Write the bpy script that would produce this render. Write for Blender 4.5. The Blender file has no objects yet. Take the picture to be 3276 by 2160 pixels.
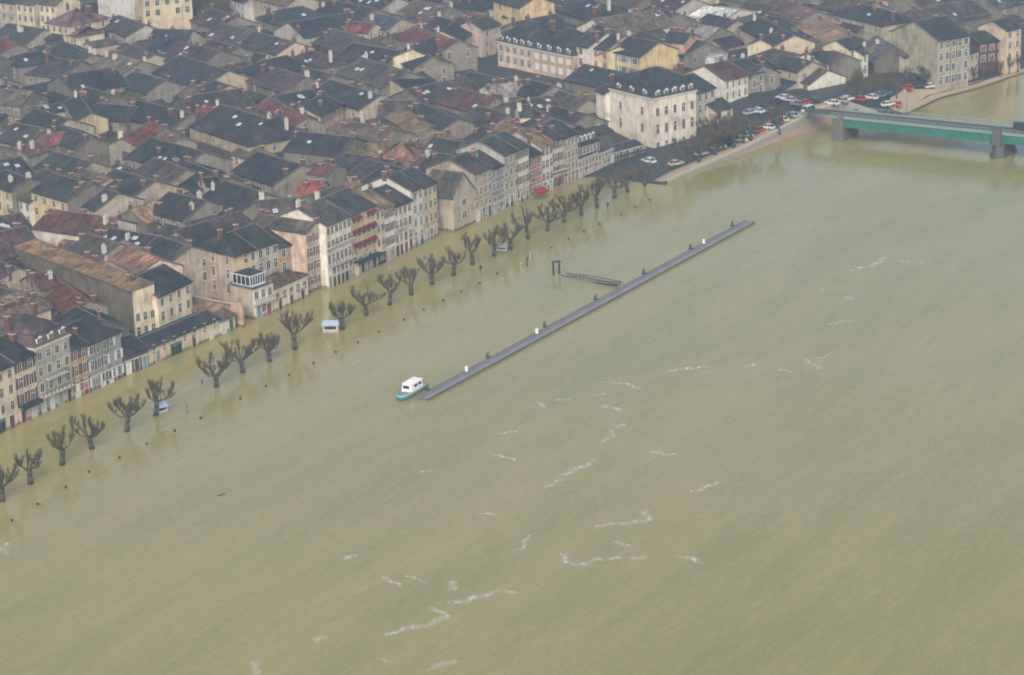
import bpy, math, random
from mathutils import Vector, Matrix, Quaternion
random.seed(7)
R = random.Random(11)
scene = bpy.context.scene

# ---------------------------------------------------------------- camera
CAM_H, PITCH, ROLL, FPX = 160.0, math.radians(17.7), math.radians(-1.7), 8468.0
PW, PH = 3276.0, 2160.0
EYE = Vector((0, 0, CAM_H))
FW = Vector((0, math.cos(PITCH), -math.sin(PITCH)))
RT0 = Vector((1, 0, 0)); UP0 = RT0.cross(FW)
RT = math.cos(ROLL)*RT0 + math.sin(ROLL)*UP0
UP = -math.sin(ROLL)*RT0 + math.cos(ROLL)*UP0
cam_data = bpy.data.cameras.new("camera")
cam = bpy.data.objects.new("camera", cam_data)
scene.collection.objects.link(cam)
cam_data.sensor_width = 36.0
cam_data.lens = FPX / PW * 36.0
cam_data.clip_start = 1.0
cam_data.clip_end = 20000.0
m = Matrix((RT, UP, -FW)).transposed().to_4x4(); m.translation = EYE
cam.matrix_world = m
scene.camera = cam

# ---------------------------------------------------------------- sky, sun, exposure
SUN_EL, SUN_AZ = math.radians(36), math.radians(185)     # azimuth clockwise from +Y: behind the camera, a little left
world = bpy.data.worlds.new("World"); scene.world = world; world.use_nodes = True
wn = world.node_tree.nodes; wl = world.node_tree.links; wn.clear()
wo = wn.new('ShaderNodeOutputWorld'); bg = wn.new('ShaderNodeBackground'); sky = wn.new('ShaderNodeTexSky')
sky.sky_type = 'NISHITA'; sky.sun_disc = False
sky.sun_elevation = SUN_EL; sky.sun_rotation = SUN_AZ
sky.air_density = 1.0; sky.dust_density = 6.0; sky.ozone_density = 1.0
hsv = wn.new('ShaderNodeHueSaturation'); hsv.inputs['Saturation'].default_value = 0.75   # grey cloud cover
wl.new(sky.outputs[0], hsv.inputs['Color']); wl.new(hsv.outputs[0], bg.inputs[0])
bg.inputs[1].default_value = 0.15
wl.new(bg.outputs[0], wo.inputs[0])
sd = bpy.data.lights.new("sun", 'SUN'); sd.energy = 1.0; sd.angle = math.radians(25); sd.color = (1.0, 0.94, 0.84)
sun = bpy.data.objects.new("sun", sd); scene.collection.objects.link(sun)
sdir = Vector((math.sin(SUN_AZ)*math.cos(SUN_EL), math.cos(SUN_AZ)*math.cos(SUN_EL), math.sin(SUN_EL)))
sun.rotation_euler = sdir.to_track_quat('Z', 'Y').to_euler(); sun.location = (0, 0, 400)
scene.view_settings.view_transform = 'Standard'
scene.view_settings.look = 'None'
scene.view_settings.gamma = 1.0
scene.view_settings.use_curve_mapping = False
scene.view_settings.exposure = 0.43
scene.cycles.max_bounces = 6
scene.cycles.volume_bounces = 1
scene.cycles.filter_width = 1.9

# ---------------------------------------------------------------- pixel <-> world helpers (survey of the photograph)
def at(px, py, z=0.0):
    d = FW*FPX + (px-PW/2)*RT - (py-PH/2)*UP
    t = (z-CAM_H)/d.z
    return EYE + d*t
def proj(p):
    v = Vector(p)-EYE; w = v.dot(FW)
    return (PW/2+FPX*v.dot(RT)/w, PH/2-FPX*v.dot(UP)/w)
def zat(p, py):
    lo, hi = -5.0, 60.0
    for _ in range(30):
        mid = (lo+hi)/2
        if proj((p.x, p.y, mid))[1] > py: lo = mid
        else: hi = mid
    return (lo+hi)/2
TILE = {'A': (0, 0, 2.178), 'B': (1092, 0, 2.178), 'C': (2184, 0, 2.178), 'D': (0, 720, 2.178), 'X': (600, 440, 2.831), 'Y': (1400, 400, 2.831),
        'W': (1600, 0, 2.831), 'V': (2400, 0, 2.7146), 'S': (0, 0, 2378/3276.0), 'P': (0, 0, 1.0), 'N': (600, 900, 3.92)}
def T(t, x, y):
    ox, oy, s = TILE[t]
    return (ox+x/s, oy+y/s)
AZ = math.radians(31.5)
U = Vector((math.sin(AZ), math.cos(AZ), 0)); V = Vector((-math.cos(AZ), math.sin(AZ), 0))

# ---------------------------------------------------------------- materials
def new_mat(name):
    mt = bpy.data.materials.new(name); mt.use_nodes = True
    n = mt.node_tree.nodes; l = mt.node_tree.links
    return mt, n, l, n['Principled BSDF']
def mix(n, l, a, b, fac, mode='MIX'):
    x = n.new('ShaderNodeMix'); x.data_type = 'RGBA'; x.blend_type = mode
    for s, v in ((0, fac), (6, a), (7, b)):
        if hasattr(v, 'is_linked'): l.new(v, x.inputs[s])
        else: x.inputs[s].default_value = v if s == 0 else (tuple(v)+(1,))[:4]
    return x.outputs[2]
def noise(n, l, vec, scale, detail=3.0, rough=0.55):
    t = n.new('ShaderNodeTexNoise'); t.inputs['Scale'].default_value = scale
    t.inputs['Detail'].default_value = detail; t.inputs['Roughness'].default_value = rough
    if vec is not None: l.new(vec, t.inputs['Vector'])
    return t.outputs['Fac']
def ramp(n, l, fac, lo, hi, c0=(0, 0, 0), c1=(1, 1, 1)):
    r = n.new('ShaderNodeValToRGB'); r.color_ramp.elements[0].position = lo; r.color_ramp.elements[1].position = hi
    r.color_ramp.elements[0].color = tuple(c0)+(1,); r.color_ramp.elements[1].color = tuple(c1)+(1,)
    l.new(fac, r.inputs[0]); return r.outputs[0]
def mapping(n, l, vec, scale):
    mp = n.new('ShaderNodeMapping'); mp.inputs['Scale'].default_value = scale; l.new(vec, mp.inputs['Vector']); return mp.outputs[0]
def bump(n, l, h, strength, dist, target):
    b = n.new('ShaderNodeBump'); b.inputs['Strength'].default_value = strength; b.inputs['Distance'].default_value = dist
    l.new(h, b.inputs['Height']); l.new(b.outputs[0], target.inputs['Normal'])

def plain(name, col, rough=0.7, metal=0.0, var=0.25, scale=1.5, spec=0.3):
    mt, n, l, b = new_mat(name)
    tc = n.new('ShaderNodeTexCoord')
    f = noise(n, l, tc.outputs['Object'], scale, 4)
    lo = tuple(c*(1-var) for c in col); hi = tuple(min(1, c*(1+var)) for c in col)
    l.new(mix(n, l, lo, hi, f), b.inputs['Base Color'])
    b.inputs['Roughness'].default_value = rough; b.inputs['Metallic'].default_value = metal
    b.inputs['Specular IOR Level'].default_value = spec
    return mt

# walls take their colour from the object; render patches, streaks and damp stains are laid over it
wall_m, n, l, b = new_mat('render_wall')
oi = n.new('ShaderNodeObjectInfo'); tc = n.new('ShaderNodeTexCoord'); geo = n.new('ShaderNodeNewGeometry')
pos = geo.outputs['Position']
big = noise(n, l, pos, 0.35, 4)
streak = noise(n, l, mapping(n, l, pos, (1.6, 1.6, 0.14)), 1.0, 4, 0.65)
fine = noise(n, l, pos, 3.0, 3)
c = mix(n, l, oi.outputs['Color'], mix(n, l, oi.outputs['Color'], (0.55, 0.5, 0.45), 1.0, 'MULTIPLY'), ramp(n, l, big, 0.45, 0.75))
c = mix(n, l, c, mix(n, l, c, (0.62, 0.58, 0.52), 1.0, 'MULTIPLY'), ramp(n, l, streak, 0.46, 0.72))
c = mix(n, l, c, mix(n, l, c, (0.8, 0.8, 0.8), 1.0, 'MULTIPLY'), fine)
sz = n.new('ShaderNodeSeparateXYZ'); l.new(pos, sz.inputs[0]); md = n.new('ShaderNodeMath'); md.operation = 'MULTIPLY_ADD'; l.new(streak, md.inputs[0]); md.inputs[1].default_value = -.9; l.new(sz.outputs['Z'], md.inputs[2])
c = mix(n, l, mix(n, l, c, (0.4, 0.38, 0.3), 1.0, 'MULTIPLY'), c, ramp(n, l, md.outputs[0], 0.02, 0.28))     # wet tide mark left by the flood
l.new(c, b.inputs['Base Color']); b.inputs['Roughness'].default_value = 0.9; b.inputs['Specular IOR Level'].default_value = 0.15
bump(n, l, fine, 0.3, 0.03, b)

# roofs: UV in metres (u along the ridge, v down the slope); rows of canal tiles, single replaced tiles, lichen
roof_m, n, l, b = new_mat('clay_tile_roof')
oi = n.new('ShaderNodeObjectInfo'); tc = n.new('ShaderNodeTexCoord'); geo = n.new('ShaderNodeNewGeometry')
uv = tc.outputs['UV']; pos = geo.outputs['Position']
big = noise(n, l, pos, 0.16, 5, 0.65)
run = noise(n, l, mapping(n, l, uv, (0.9, 0.16, 1)), 1.0, 5, 0.7)
cell = n.new('ShaderNodeTexVoronoi'); cell.inputs['Scale'].default_value = 1.0; l.new(mapping(n, l, uv, (1.7, 1.1, 1)), cell.inputs['Vector'])
sep = n.new('ShaderNodeSeparateColor'); l.new(cell.outputs['Color'], sep.inputs[0])
patch = n.new('ShaderNodeTexVoronoi'); patch.inputs['Scale'].default_value = 1.0; l.new(mapping(n, l, uv, (0.33, 0.28, 1)), patch.inputs['Vector'])
sep2 = n.new('ShaderNodeSeparateColor'); l.new(patch.outputs['Color'], sep2.inputs[0])
lichen = noise(n, l, pos, 0.8, 6, 0.75)
grit = noise(n, l, pos, 3.5, 4, 0.7)
c = oi.outputs['Color']
c = mix(n, l, mix(n, l, c, (0.5, 0.52, 0.58), 1.0, 'MULTIPLY'), mix(n, l, c, (1.5, 1.45, 1.4), 1.0, 'MULTIPLY'), ramp(n, l, big, 0.3, 0.7))
c = mix(n, l, c, mix(n, l, c, (0.42, 0.43, 0.46), 1.0, 'MULTIPLY'), ramp(n, l, run, 0.45, 0.68))
c = mix(n, l, c, mix(n, l, c, (1.6, 1.48, 1.36), 1.0, 'MULTIPLY'), ramp(n, l, sep.outputs[0], 0.55, 0.95))
c = mix(n, l, c, mix(n, l, c, (0.55, 0.55, 0.6), 1.0, 'MULTIPLY'), ramp(n, l, sep.outputs[1], 0.6, 0.95))
c = mix(n, l, c, mix(n, l, c, (1.45, 1.3, 1.2), 1.0, 'MULTIPLY'), ramp(n, l, sep2.outputs[0], 0.72, 0.8))
c = mix(n, l, c, (0.085, 0.085, 0.075), ramp(n, l, lichen, 0.54, 0.75))
c = mix(n, l, c, mix(n, l, c, (0.5, 0.5, 0.5), 1.0, 'MULTIPLY'), ramp(n, l, grit, 0.4, 0.7))
l.new(c, b.inputs['Base Color']); b.inputs['Roughness'].default_value = 0.85; b.inputs['Specular IOR Level'].default_value = 0.2
wv = n.new('ShaderNodeTexWave'); wv.inputs['Scale'].default_value = 1.0; wv.inputs['Distortion'].default_value = 0.6; l.new(mapping(n, l, uv, (1.1, 0.05, 1)), wv.inputs['Vector'])
bump(n, l, wv.outputs['Fac'], 0.6, 0.08, b)

# paint takes its colour from the object (shutters, cars, trims)
paint_m, n, l, b = new_mat('painted'); oi = n.new('ShaderNodeObjectInfo'); geo = n.new('ShaderNodeNewGeometry')
f = noise(n, l, geo.outputs['Position'], 1.2, 4)
l.new(mix(n, l, oi.outputs['Color'], mix(n, l, oi.outputs['Color'], (0.6, 0.6, 0.6), 1.0, 'MULTIPLY'), ramp(n, l, f, 0.4, 0.8)), b.inputs['Base Color'])
b.inputs['Roughness'].default_value = 0.55
carpaint_m, n, l, b = new_mat('car_paint'); oi = n.new('ShaderNodeObjectInfo')
geo = n.new('ShaderNodeNewGeometry'); f = noise(n, l, geo.outputs['Position'], 2.0, 3)
l.new(mix(n, l, oi.outputs['Color'], mix(n, l, oi.outputs['Color'], (0.7, 0.68, 0.64), 1.0, 'MULTIPLY'), f), b.inputs['Base Color'])
b.inputs['Roughness'].default_value = 0.3; b.inputs['Coat Weight'].default_value = 0.4

glass_m = plain('window_glass', (0.02, 0.026, 0.032), 0.25, var=0.6, scale=0.7, spec=0.35)
frame_m = plain('pale_stone_trim', (0.5, 0.46, 0.4), 0.8)
whitewood_m = plain('white_joinery', (0.68, 0.68, 0.66), 0.6, var=0.1)
brick_m = plain('chimney_brick', (0.13, 0.058, 0.046), 0.9, var=0.4, scale=3)
rendercap_m = plain('chimney_render', (0.48, 0.45, 0.4), 0.9, var=0.3, scale=2)
dark_m = plain('dark_iron', (0.03, 0.032, 0.033), 0.6, var=0.3)
bark_m = plain('plane_bark', (0.068, 0.058, 0.042), 0.95, var=0.45, scale=2.0)
verge_m = plain('mortared_ridge_tile', (0.125, 0.11, 0.095), 0.9, var=.35, scale=1.2)
railgreen_m = plain('pale_green_railing', (0.22, 0.28, 0.25), 0.6, var=.2)
twig_m = plain('winter_twigs', (0.12, 0.088, 0.05), 0.95, var=0.35, scale=1.0)
ever_m = plain('evergreen_leaf', (0.035, 0.06, 0.035), 0.8, var=0.5, scale=0.8)
stone_m = plain('quay_stone', (0.3, 0.21, 0.165), 0.9, var=0.35, scale=0.8)
coping_m = plain('stone_coping', (0.42, 0.36, 0.28), 0.9, var=0.2, scale=1)
tyre_m = plain('tyre_rubber', (0.02, 0.02, 0.02), 0.8)
green_m = plain('bridge_green_paint', (0.028, 0.135, 0.11), 0.5, var=0.3, scale=0.4)
concrete_m = plain('weathered_concrete', (0.26, 0.25, 0.23), 0.9, var=0.35, scale=0.6)
plank_m = plain('pontoon_decking', (0.21, 0.205, 0.205), 0.85, var=0.3, scale=1.2)
float_m = plain('pontoon_float', (0.12, 0.12, 0.115), 0.8, var=0.4, scale=0.7)
teal_m = plain('teal_hull', (0.03, 0.24, 0.23), 0.35, var=0.15)
navy_m = plain('navy_antifoul', (0.02, 0.045, 0.075), 0.5)
gel_m = plain('white_gelcoat', (0.8, 0.79, 0.75), 0.3, var=0.06)
steel_m = plain('grey_steel', (0.2, 0.21, 0.21), 0.5, metal=0.3)
kioskwall_m = plain('kiosk_panel', (0.42, 0.41, 0.39), 0.6, var=0.15)
white_m = plain('white_plastic', (0.8, 0.8, 0.78), 0.4, var=0.05)
blue_m = plain('blue_enamel', (0.05, 0.16, 0.42), 0.4, var=0.1)
slate_m = plain('blue_grey_sheet', (0.33, 0.4, 0.5), 0.5, var=0.15)
red_m = plain('red_canvas', (0.24, 0.014, 0.022), 0.7, var=0.25)
moss_m = plain('weedy_green', (0.08, 0.12, 0.05), 0.9, var=0.4)
orange_m = plain('orange_paint', (0.5, 0.16, 0.04), 0.7, var=0.3)

water_m, n, l, b = new_mat('muddy_water')
geo = n.new('ShaderNodeNewGeometry'); pos = geo.outputs['Position']
def flow(n, l, pos, su, sv):
    """coordinates along and across the current"""
    d1 = n.new('ShaderNodeVectorMath'); d1.operation = 'DOT_PRODUCT'; l.new(pos, d1.inputs[0]); d1.inputs[1].default_value = (U.x*su, U.y*su, 0)
    d2 = n.new('ShaderNodeVectorMath'); d2.operation = 'DOT_PRODUCT'; l.new(pos, d2.inputs[0]); d2.inputs[1].default_value = (V.x*sv, V.y*sv, 0)
    cb = n.new('ShaderNodeCombineXYZ'); l.new(d1.outputs['Value'], cb.inputs[0]); l.new(d2.outputs['Value'], cb.inputs[1]); return cb.outputs[0]
big = noise(n, l, flow(n, l, pos, 0.004, 0.011), 1.0, 5, 0.6)
mid = noise(n, l, flow(n, l, pos, 0.018, 0.09), 1.0, 6, 0.7)
silt = noise(n, l, flow(n, l, pos, 0.09, 0.5), 1.0, 5, 0.7)
c = mix(n, l, (0.268, 0.238, 0.084), (0.326, 0.273, 0.116), ramp(n, l, big, 0.3, 0.7))
c = mix(n, l, c, mix(n, l, c, (0.84, 0.9, 0.8), 1.0, 'MULTIPLY'), ramp(n, l, mid, 0.42, 0.66))
c = mix(n, l, c, mix(n, l, c, (1.14, 1.12, 1.14), 1.0, 'MULTIPLY'), ramp(n, l, silt, 0.5, 0.72))
mot = noise(n, l, flow(n, l, pos, 0.5, 1.4), 1.0, 5, 0.75)
c = mix(n, l, c, mix(n, l, c, (0.86, 0.87, 0.86), 1.0, 'MULTIPLY'), ramp(n, l, mot, 0.4, 0.62))
l.new(c, b.inputs['Base Color'])
b.inputs['Roughness'].default_value = 0.1; b.inputs['IOR'].default_value = 1.333
w1 = noise(n, l, flow(n, l, pos, 0.55, 0.9), 1.0, 6, 0.65)
w2 = noise(n, l, flow(n, l, pos, 0.06, 0.12), 1.0, 5, 0.65)
ad = n.new('ShaderNodeMath'); ad.operation = 'MULTIPLY_ADD'; l.new(w2, ad.inputs[0]); ad.inputs[1].default_value = 2.5; l.new(w1, ad.inputs[2])
bump(n, l, ad.outputs[0], 0.18, 0.12, b)

foam_m, n, l, b = new_mat('river_foam')
geo = n.new('ShaderNodeNewGeometry'); f = noise(n, l, mapping(n, l, geo.outputs['Position'], (0.9, 0.4, 1)), 1.0, 7, 0.78)
l.new(ramp(n, l, f, 0.3, 0.7, (0.5, 0.46, 0.36), (0.74, 0.71, 0.63)), b.inputs['Base Color']); b.inputs['Roughness'].default_value = 0.8
uvn = n.new('ShaderNodeTexCoord'); sx = n.new('ShaderNodeSeparateXYZ'); l.new(uvn.outputs['UV'], sx.inputs[0])
al = n.new('ShaderNodeMath'); al.operation = 'MULTIPLY'; l.new(ramp(n, l, f, 0.36, 0.62, (0, 0, 0), (.8, .8, .8)), al.inputs[0]); l.new(sx.outputs['Y'], al.inputs[1])
l.new(al.outputs[0], b.inputs['Alpha'])

ground_m, n, l, b = new_mat('wet_shaded_street')
geo = n.new('ShaderNodeNewGeometry'); f = noise(n, l, geo.outputs['Position'], 0.12, 5); g2 = noise(n, l, geo.outputs['Position'], 1.2, 4)
c = mix(n, l, (0.022, 0.023, 0.025), (0.045, 0.043, 0.042), f); c = mix(n, l, c, mix(n, l, c, (0.7, 0.7, 0.7), 1.0, 'MULTIPLY'), g2)  # wet asphalt tone, lowered further to paint contact shade into the streets
l.new(c, b.inputs['Base Color']); b.inputs['Roughness'].default_value = 0.55
sand_m = plain('sandy_promenade', (0.36, 0.28, 0.19), 0.95, var=0.2, scale=0.2)
asph_m = plain('asphalt', (0.06, 0.06, 0.06), 0.8, var=0.25, scale=0.4)
mark_m = plain('road_paint', (0.7, 0.7, 0.68), 0.7, var=0.1)

# ---------------------------------------------------------------- mesh helpers
class MB:
    def __init__(s): s.v = []; s.f = []; s.mi = []; s.uv = []
    def face(s, pts, mi=0, uv=None):
        i = len(s.v); s.v += [tuple(p) for p in pts]; s.f.append(tuple(range(i, i+len(pts)))); s.mi.append(mi)
        s.uv += list(uv) if uv else [(p[0], p[1]) for p in pts]
    def box(s, x0, x1, y0, y1, z0, z1, mi=0, M=None):
        P = [(x0, y0, z0), (x1, y0, z0), (x1, y1, z0), (x0, y1, z0), (x0, y0, z1), (x1, y0, z1), (x1, y1, z1), (x0, y1, z1)]
        if M is not None: P = [M @ Vector(p) for p in P]
        i = len(s.v); s.v += [tuple(p) for p in P]
        for q in ((3, 2, 1, 0), (4, 5, 6, 7), (0, 1, 5, 4), (1, 2, 6, 5), (2, 3, 7, 6), (3, 0, 4, 7)):
            s.f.append(tuple(i+k for k in q)); s.mi.append(mi); s.uv += [(P[k][0], P[k][1]) for k in q]
    def tube(s, a, b_, r0, r1, k=6, mi=0, cap=True):
        a = Vector(a); b_ = Vector(b_); d = (b_-a)
        if d.length < 1e-6: return
        d.normalize(); x = d.orthogonal().normalized(); y = d.cross(x); i = len(s.v)
        for (c, r) in ((a, r0), (b_, r1)):
            for j in range(k):
                an = 2*math.pi*j/k; s.v.append(tuple(c+(x*math.cos(an)+y*math.sin(an))*r))
        for j in range(k):
            s.f.append((i+j, i+(j+1) % k, i+k+(j+1) % k, i+k+j)); s.mi.append(mi); s.uv += [(0, 0)]*4
        if cap:
            s.f.append(tuple(i+k+j for j in range(k))); s.mi.append(mi); s.uv += [(0, 0)]*k
            s.f.append(tuple(i+k-1-j for j in range(k))); s.mi.append(mi); s.uv += [(0, 0)]*k
    def prism(s, pts, z0, z1, mi=0, top=None):
        n_ = len(pts); i = len(s.v); tp = top or pts
        s.v += [(p[0], p[1], z0) for p in pts]+[(p[0], p[1], z1) for p in tp]
        for j in range(n_):
            s.f.append((i+j, i+(j+1) % n_, i+n_+(j+1) % n_, i+n_+j)); s.mi.append(mi); s.uv += [(0, 0)]*4
        s.f.append(tuple(i+n_+j for j in range(n_))); s.mi.append(mi); s.uv += [(0, 0)]*n_
        s.f.append(tuple(i+n_-1-j for j in range(n_))); s.mi.append(mi); s.uv += [(0, 0)]*n_
    def mesh(s, name, mats, smooth=False):
        me = bpy.data.meshes.new(name); me.from_pydata(s.v, [], s.f)
        for mt in mats: me.materials.append(mt)
        me.polygons.foreach_set('material_index', s.mi)
        if smooth: me.polygons.foreach_set('use_smooth', [True]*len(s.f))
        u = me.uv_layers.new(name='UVMap'); flat = [c for q in s.uv for c in q]
        u.data.foreach_set('uv', flat); me.update(); return me
COL = scene.collection
def link(name, me, parent=None, loc=None, rot=None, scale=None, color=None):
    o = bpy.data.objects.new(name, me); COL.objects.link(o)
    if parent: o.parent = parent
    if loc is not None: o.location = loc
    if rot is not None: o.rotation_euler = rot
    if scale is not None: o.scale = scale
    if color is not None: o.color = tuple(color)+(1,)
    return o
def empty(name, loc, rz, label, cat, group=None):
    o = bpy.data.objects.new(name, None); COL.objects.link(o); o.location = loc; o.rotation_euler = (0, 0, rz); o.empty_display_size = 1
    o['label'] = label; o['category'] = cat
    if group: o['group'] = group
    return o
def tag(o, label, cat, group=None):
    o['label'] = label; o['category'] = cat
    if group: o['group'] = group
    return o
def copy_tree(o, parent=None):
    c = o.copy(); COL.objects.link(c)
    if parent: c.parent = parent
    for ch in KIDS.get(o.name, []): copy_tree(ch, c)
    return c
KIDS = {}
def freeze(root):
    """remember a thing's children for copy_tree"""
    for o in [root]+list(root.children_recursive): KIDS[o.name] = list(o.children)


# ================================================================= STRUCTURE
def structure(name, me, **k):
    o = link(name, me, **k); o['kind'] = 'structure'; return o
def interp(x, pts):
    if x <= pts[0][0]: return pts[0][1]
    for (a, fa), (b_, fb) in zip(pts, pts[1:]):
        if x <= b_: return fa+(fb-fa)*(x-a)/(b_-a)
    return pts[-1][1]
def sstep(a, b_, x):
    t = max(0, min(1, (x-a)/(b_-a))); return t*t*(3-2*t)
def uc(p): return p[0]*U.x+p[1]*U.y
UZ = [(500, -0.8), (536, -0.5), (549, 0.1), (566, 0.6), (585, 1.4), (600, 2.7), (610, 4.0), (618, 5.1), (628, 5.4), (634, 0.4), (700, 0.3), (900, 0.3)]
EDGE = [Vector(p) for p in ((-900, -900, 0), (-330, 60, 0), (-83.5, 410, 0), (-40, 480, 0), (0, 546, 0), (36, 606, 0), (38.5, 620.7, 0), (44, 629, 0), (59.5, 648, 0), (72, 663.5, 0),
        (84, 675.5, 0), (90, 680, 0), (98, 681, 0), (106.3, 685.2, 0), (117.9, 702.8, 0), (131.8, 715.5, 0), (146.5, 732.4, 0), (165, 748, 0), (400, 960, 0), (2600, 2900, 0))]
def ground_z(u, t):
    ze = interp(u, UZ); up = interp(u, [(500, 0.4), (560, 2.2), (612, 4.8), (900, 4.6)])
    if u > 628: return ze+(up-ze)*sstep(1, 13, t)
    return ze+(up+0.6-ze)*sstep(20, 48, t)
def ground_at(p):
    """ground height under a world point: measured inland from the quay edge along V"""
    for a, b_ in zip(EDGE, EDGE[1:]):
        d = b_-a; det = d.x*V.y-d.y*V.x; w = Vector((p[0], p[1], 0))-a
        if abs(det) < 1e-6: continue
        s = (w.x*V.y-w.y*V.x)/det; t = (d.x*w.y-d.y*w.x)/det
        if -.001 <= s <= 1.001: return ground_z(uc(a+d*s), t) if t >= 0 else 0.0
    return 1.0
pts = []
for a, b_ in zip(EDGE, EDGE[1:]):
    k = max(1, min(14, int((b_-a).length/5)))
    pts += [a+(b_-a)*(i/k) for i in range(k)]
pts.append(EDGE[-1])
ts = [0, 2, 4, 6, 9, 14, 20, 24, 28, 34, 40, 48, 80, 160, 400, 1000, 3500]
g = MB()
for p in pts:
    for t in ts:
        q = p+V*t; g.v.append((q.x, q.y, ground_z(uc(p), t)))
nt = len(ts)
for i in range(len(pts)-1):
    for j in range(nt-1):
        a = i*nt+j; g.f.append((a, a+nt, a+nt+1, a+1)); g.mi.append(0); g.uv += [(0, 0)]*4
structure('ground', g.mesh('ground', [ground_m]))
w = MB()
for a, b_ in zip(pts, pts[1:]):     # river wall under the quay edge: grey concrete upper courses, pinkish stone batter below
    if uc(a) > 628: break
    za, zb = interp(uc(a), UZ), interp(uc(b_), UZ); out = -V
    for (f0, f1, o0, o1, mi) in ((0.0, 0.42, 0.12, 0.16, 1), (0.42, 1.0, 0.16, 0.9, 0)):
        w.face([a+out*o1+Vector((0, 0, za+(-1.2-za)*f1)), b_+out*o1+Vector((0, 0, zb+(-1.2-zb)*f1)),
                b_+out*o0+Vector((0, 0, zb+(-1.2-zb)*f0)), a+out*o0+Vector((0, 0, za+(-1.2-za)*f0))], mi)
structure('quay_wall', w.mesh('quay_wall', [stone_m, concrete_m]))
c_ = MB(); s_ = MB(); rd = MB()
for a, b_ in zip(pts, pts[1:]):
    if uc(a) < 549 or uc(b_) > 628: continue
    za, zb = interp(uc(a), UZ), interp(uc(b_), UZ)
    Z = lambda z: Vector((0, 0, z))
    for (t0, t1, h, mb) in ((-0.14, 0.55, 0.35, c_), (0.56, 3.2, 0.03, s_)):
        mb.face([a+V*t0+Z(za+h), b_+V*t0+Z(zb+h), b_+V*t1+Z(zb+h), a+V*t1+Z(za+h)])
        if mb is c_:
            for t in (t0, t1): mb.face([a+V*t+Z(za-0.1), b_+V*t+Z(zb-0.1), b_+V*t+Z(zb+h), a+V*t+Z(za+h)])
    rd.face([a+V*3.3+Z(za+0.12), b_+V*3.3+Z(zb+0.12), b_+V*3.6+Z(zb+0.12), a+V*3.6+Z(za+0.12)])
structure('quay_coping', c_.mesh('quay_coping', [coping_m])); structure('promenade', s_.mesh('promenade', [sand_m])); structure('kerb', rd.mesh('kerb', [coping_m]))
sb = MB()   # sandy bank beyond the bridge
for i in range(len(pts)-1):
    a, b_ = pts[i], pts[i+1]
    if uc(a) < 633 or uc(b_) > 760: continue
    wa = interp(uc(a), [(633, 3), (643, 7), (655, 8), (668, 4), (700, 3), (760, 3)]); wb = interp(uc(b_), [(633, 3), (643, 7), (655, 8), (668, 4), (700, 3), (760, 3)])
    for k in range(6):
        f0, f1 = k/6, (k+1)/6
        sb.face([a+V*wa*f0+Vector((0, 0, ground_z(uc(a), wa*f0)+0.05)), b_+V*wb*f0+Vector((0, 0, ground_z(uc(b_), wb*f0)+0.05)),
                 b_+V*wb*f1+Vector((0, 0, ground_z(uc(b_), wb*f1)+0.05)), a+V*wa*f1+Vector((0, 0, ground_z(uc(a), wa*f1)+0.05))])
structure('river_bank', sb.mesh('river_bank', [sand_m]))
wb_ = MB(); wb_.face([(-3000, -1500, 0), (4000, -1500, 0), (4000, 3600, 0), (-3000, 3600, 0)])
structure('river', wb_.mesh('river', [water_m]))

# ================================================================= HOUSES
PAL = dict(dk=(0.043, 0.044, 0.048), br=(0.06, 0.055, 0.053), wn=(0.08, 0.071, 0.064), tan=(0.145, 0.115, 0.088), och=(0.25, 0.165, 0.095), red=(0.19, 0.058, 0.052), sal=(0.27, 0.15, 0.11),
           pur=(0.075, 0.056, 0.06), pink=(0.17, 0.105, 0.1), rust=(0.1, 0.052, 0.045), gry=(0.12, 0.125, 0.13), wht=(0.6, 0.6, 0.58), ora=(0.34, 0.23, 0.14))
PALW = dict(dk='dark brown', br='brown', wn='weathered brown', tan='tan', och='ochre', red='red', sal='salmon', pur='purple-brown', pink='dusty pink', rust='rust-red', gry='grey', wht='white', ora='pale orange')
WAL = dict(crm=(0.72, 0.63, 0.46), wht=(0.78, 0.74, 0.66), yel=(0.66, 0.53, 0.29), gry=(0.46, 0.44, 0.4), pnk=(0.7, 0.54, 0.43), bei=(0.46, 0.4, 0.31), sto=(0.28, 0.255, 0.215), stn=(0.22, 0.2, 0.168), dst=(0.14, 0.128, 0.11),
           blu=(0.3, 0.33, 0.36), grn=(0.44, 0.45, 0.38), org=(0.5, 0.32, 0.17), pal=(0.64, 0.63, 0.6), brk=(0.13, 0.055, 0.05), pch=(0.62, 0.48, 0.37))
WALW = dict(sto='stone', crm='cream', wht='off-white', yel='yellow', gry='grey', pnk='pinkish', bei='beige', stn='stone', dst='dark stone', blu='blue-grey', grn='grey-green', org='orange', pal='pale grey', brk='dark red', pch='peach')
SHC = dict(brown=(0.1, 0.045, 0.03), red=(0.28, 0.06, 0.05), blue=(0.2, 0.28, 0.34), grey=(0.3, 0.31, 0.32), green=(0.08, 0.16, 0.11), white=(0.65, 0.65, 0.63), dark=(0.06, 0.05, 0.045))

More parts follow.
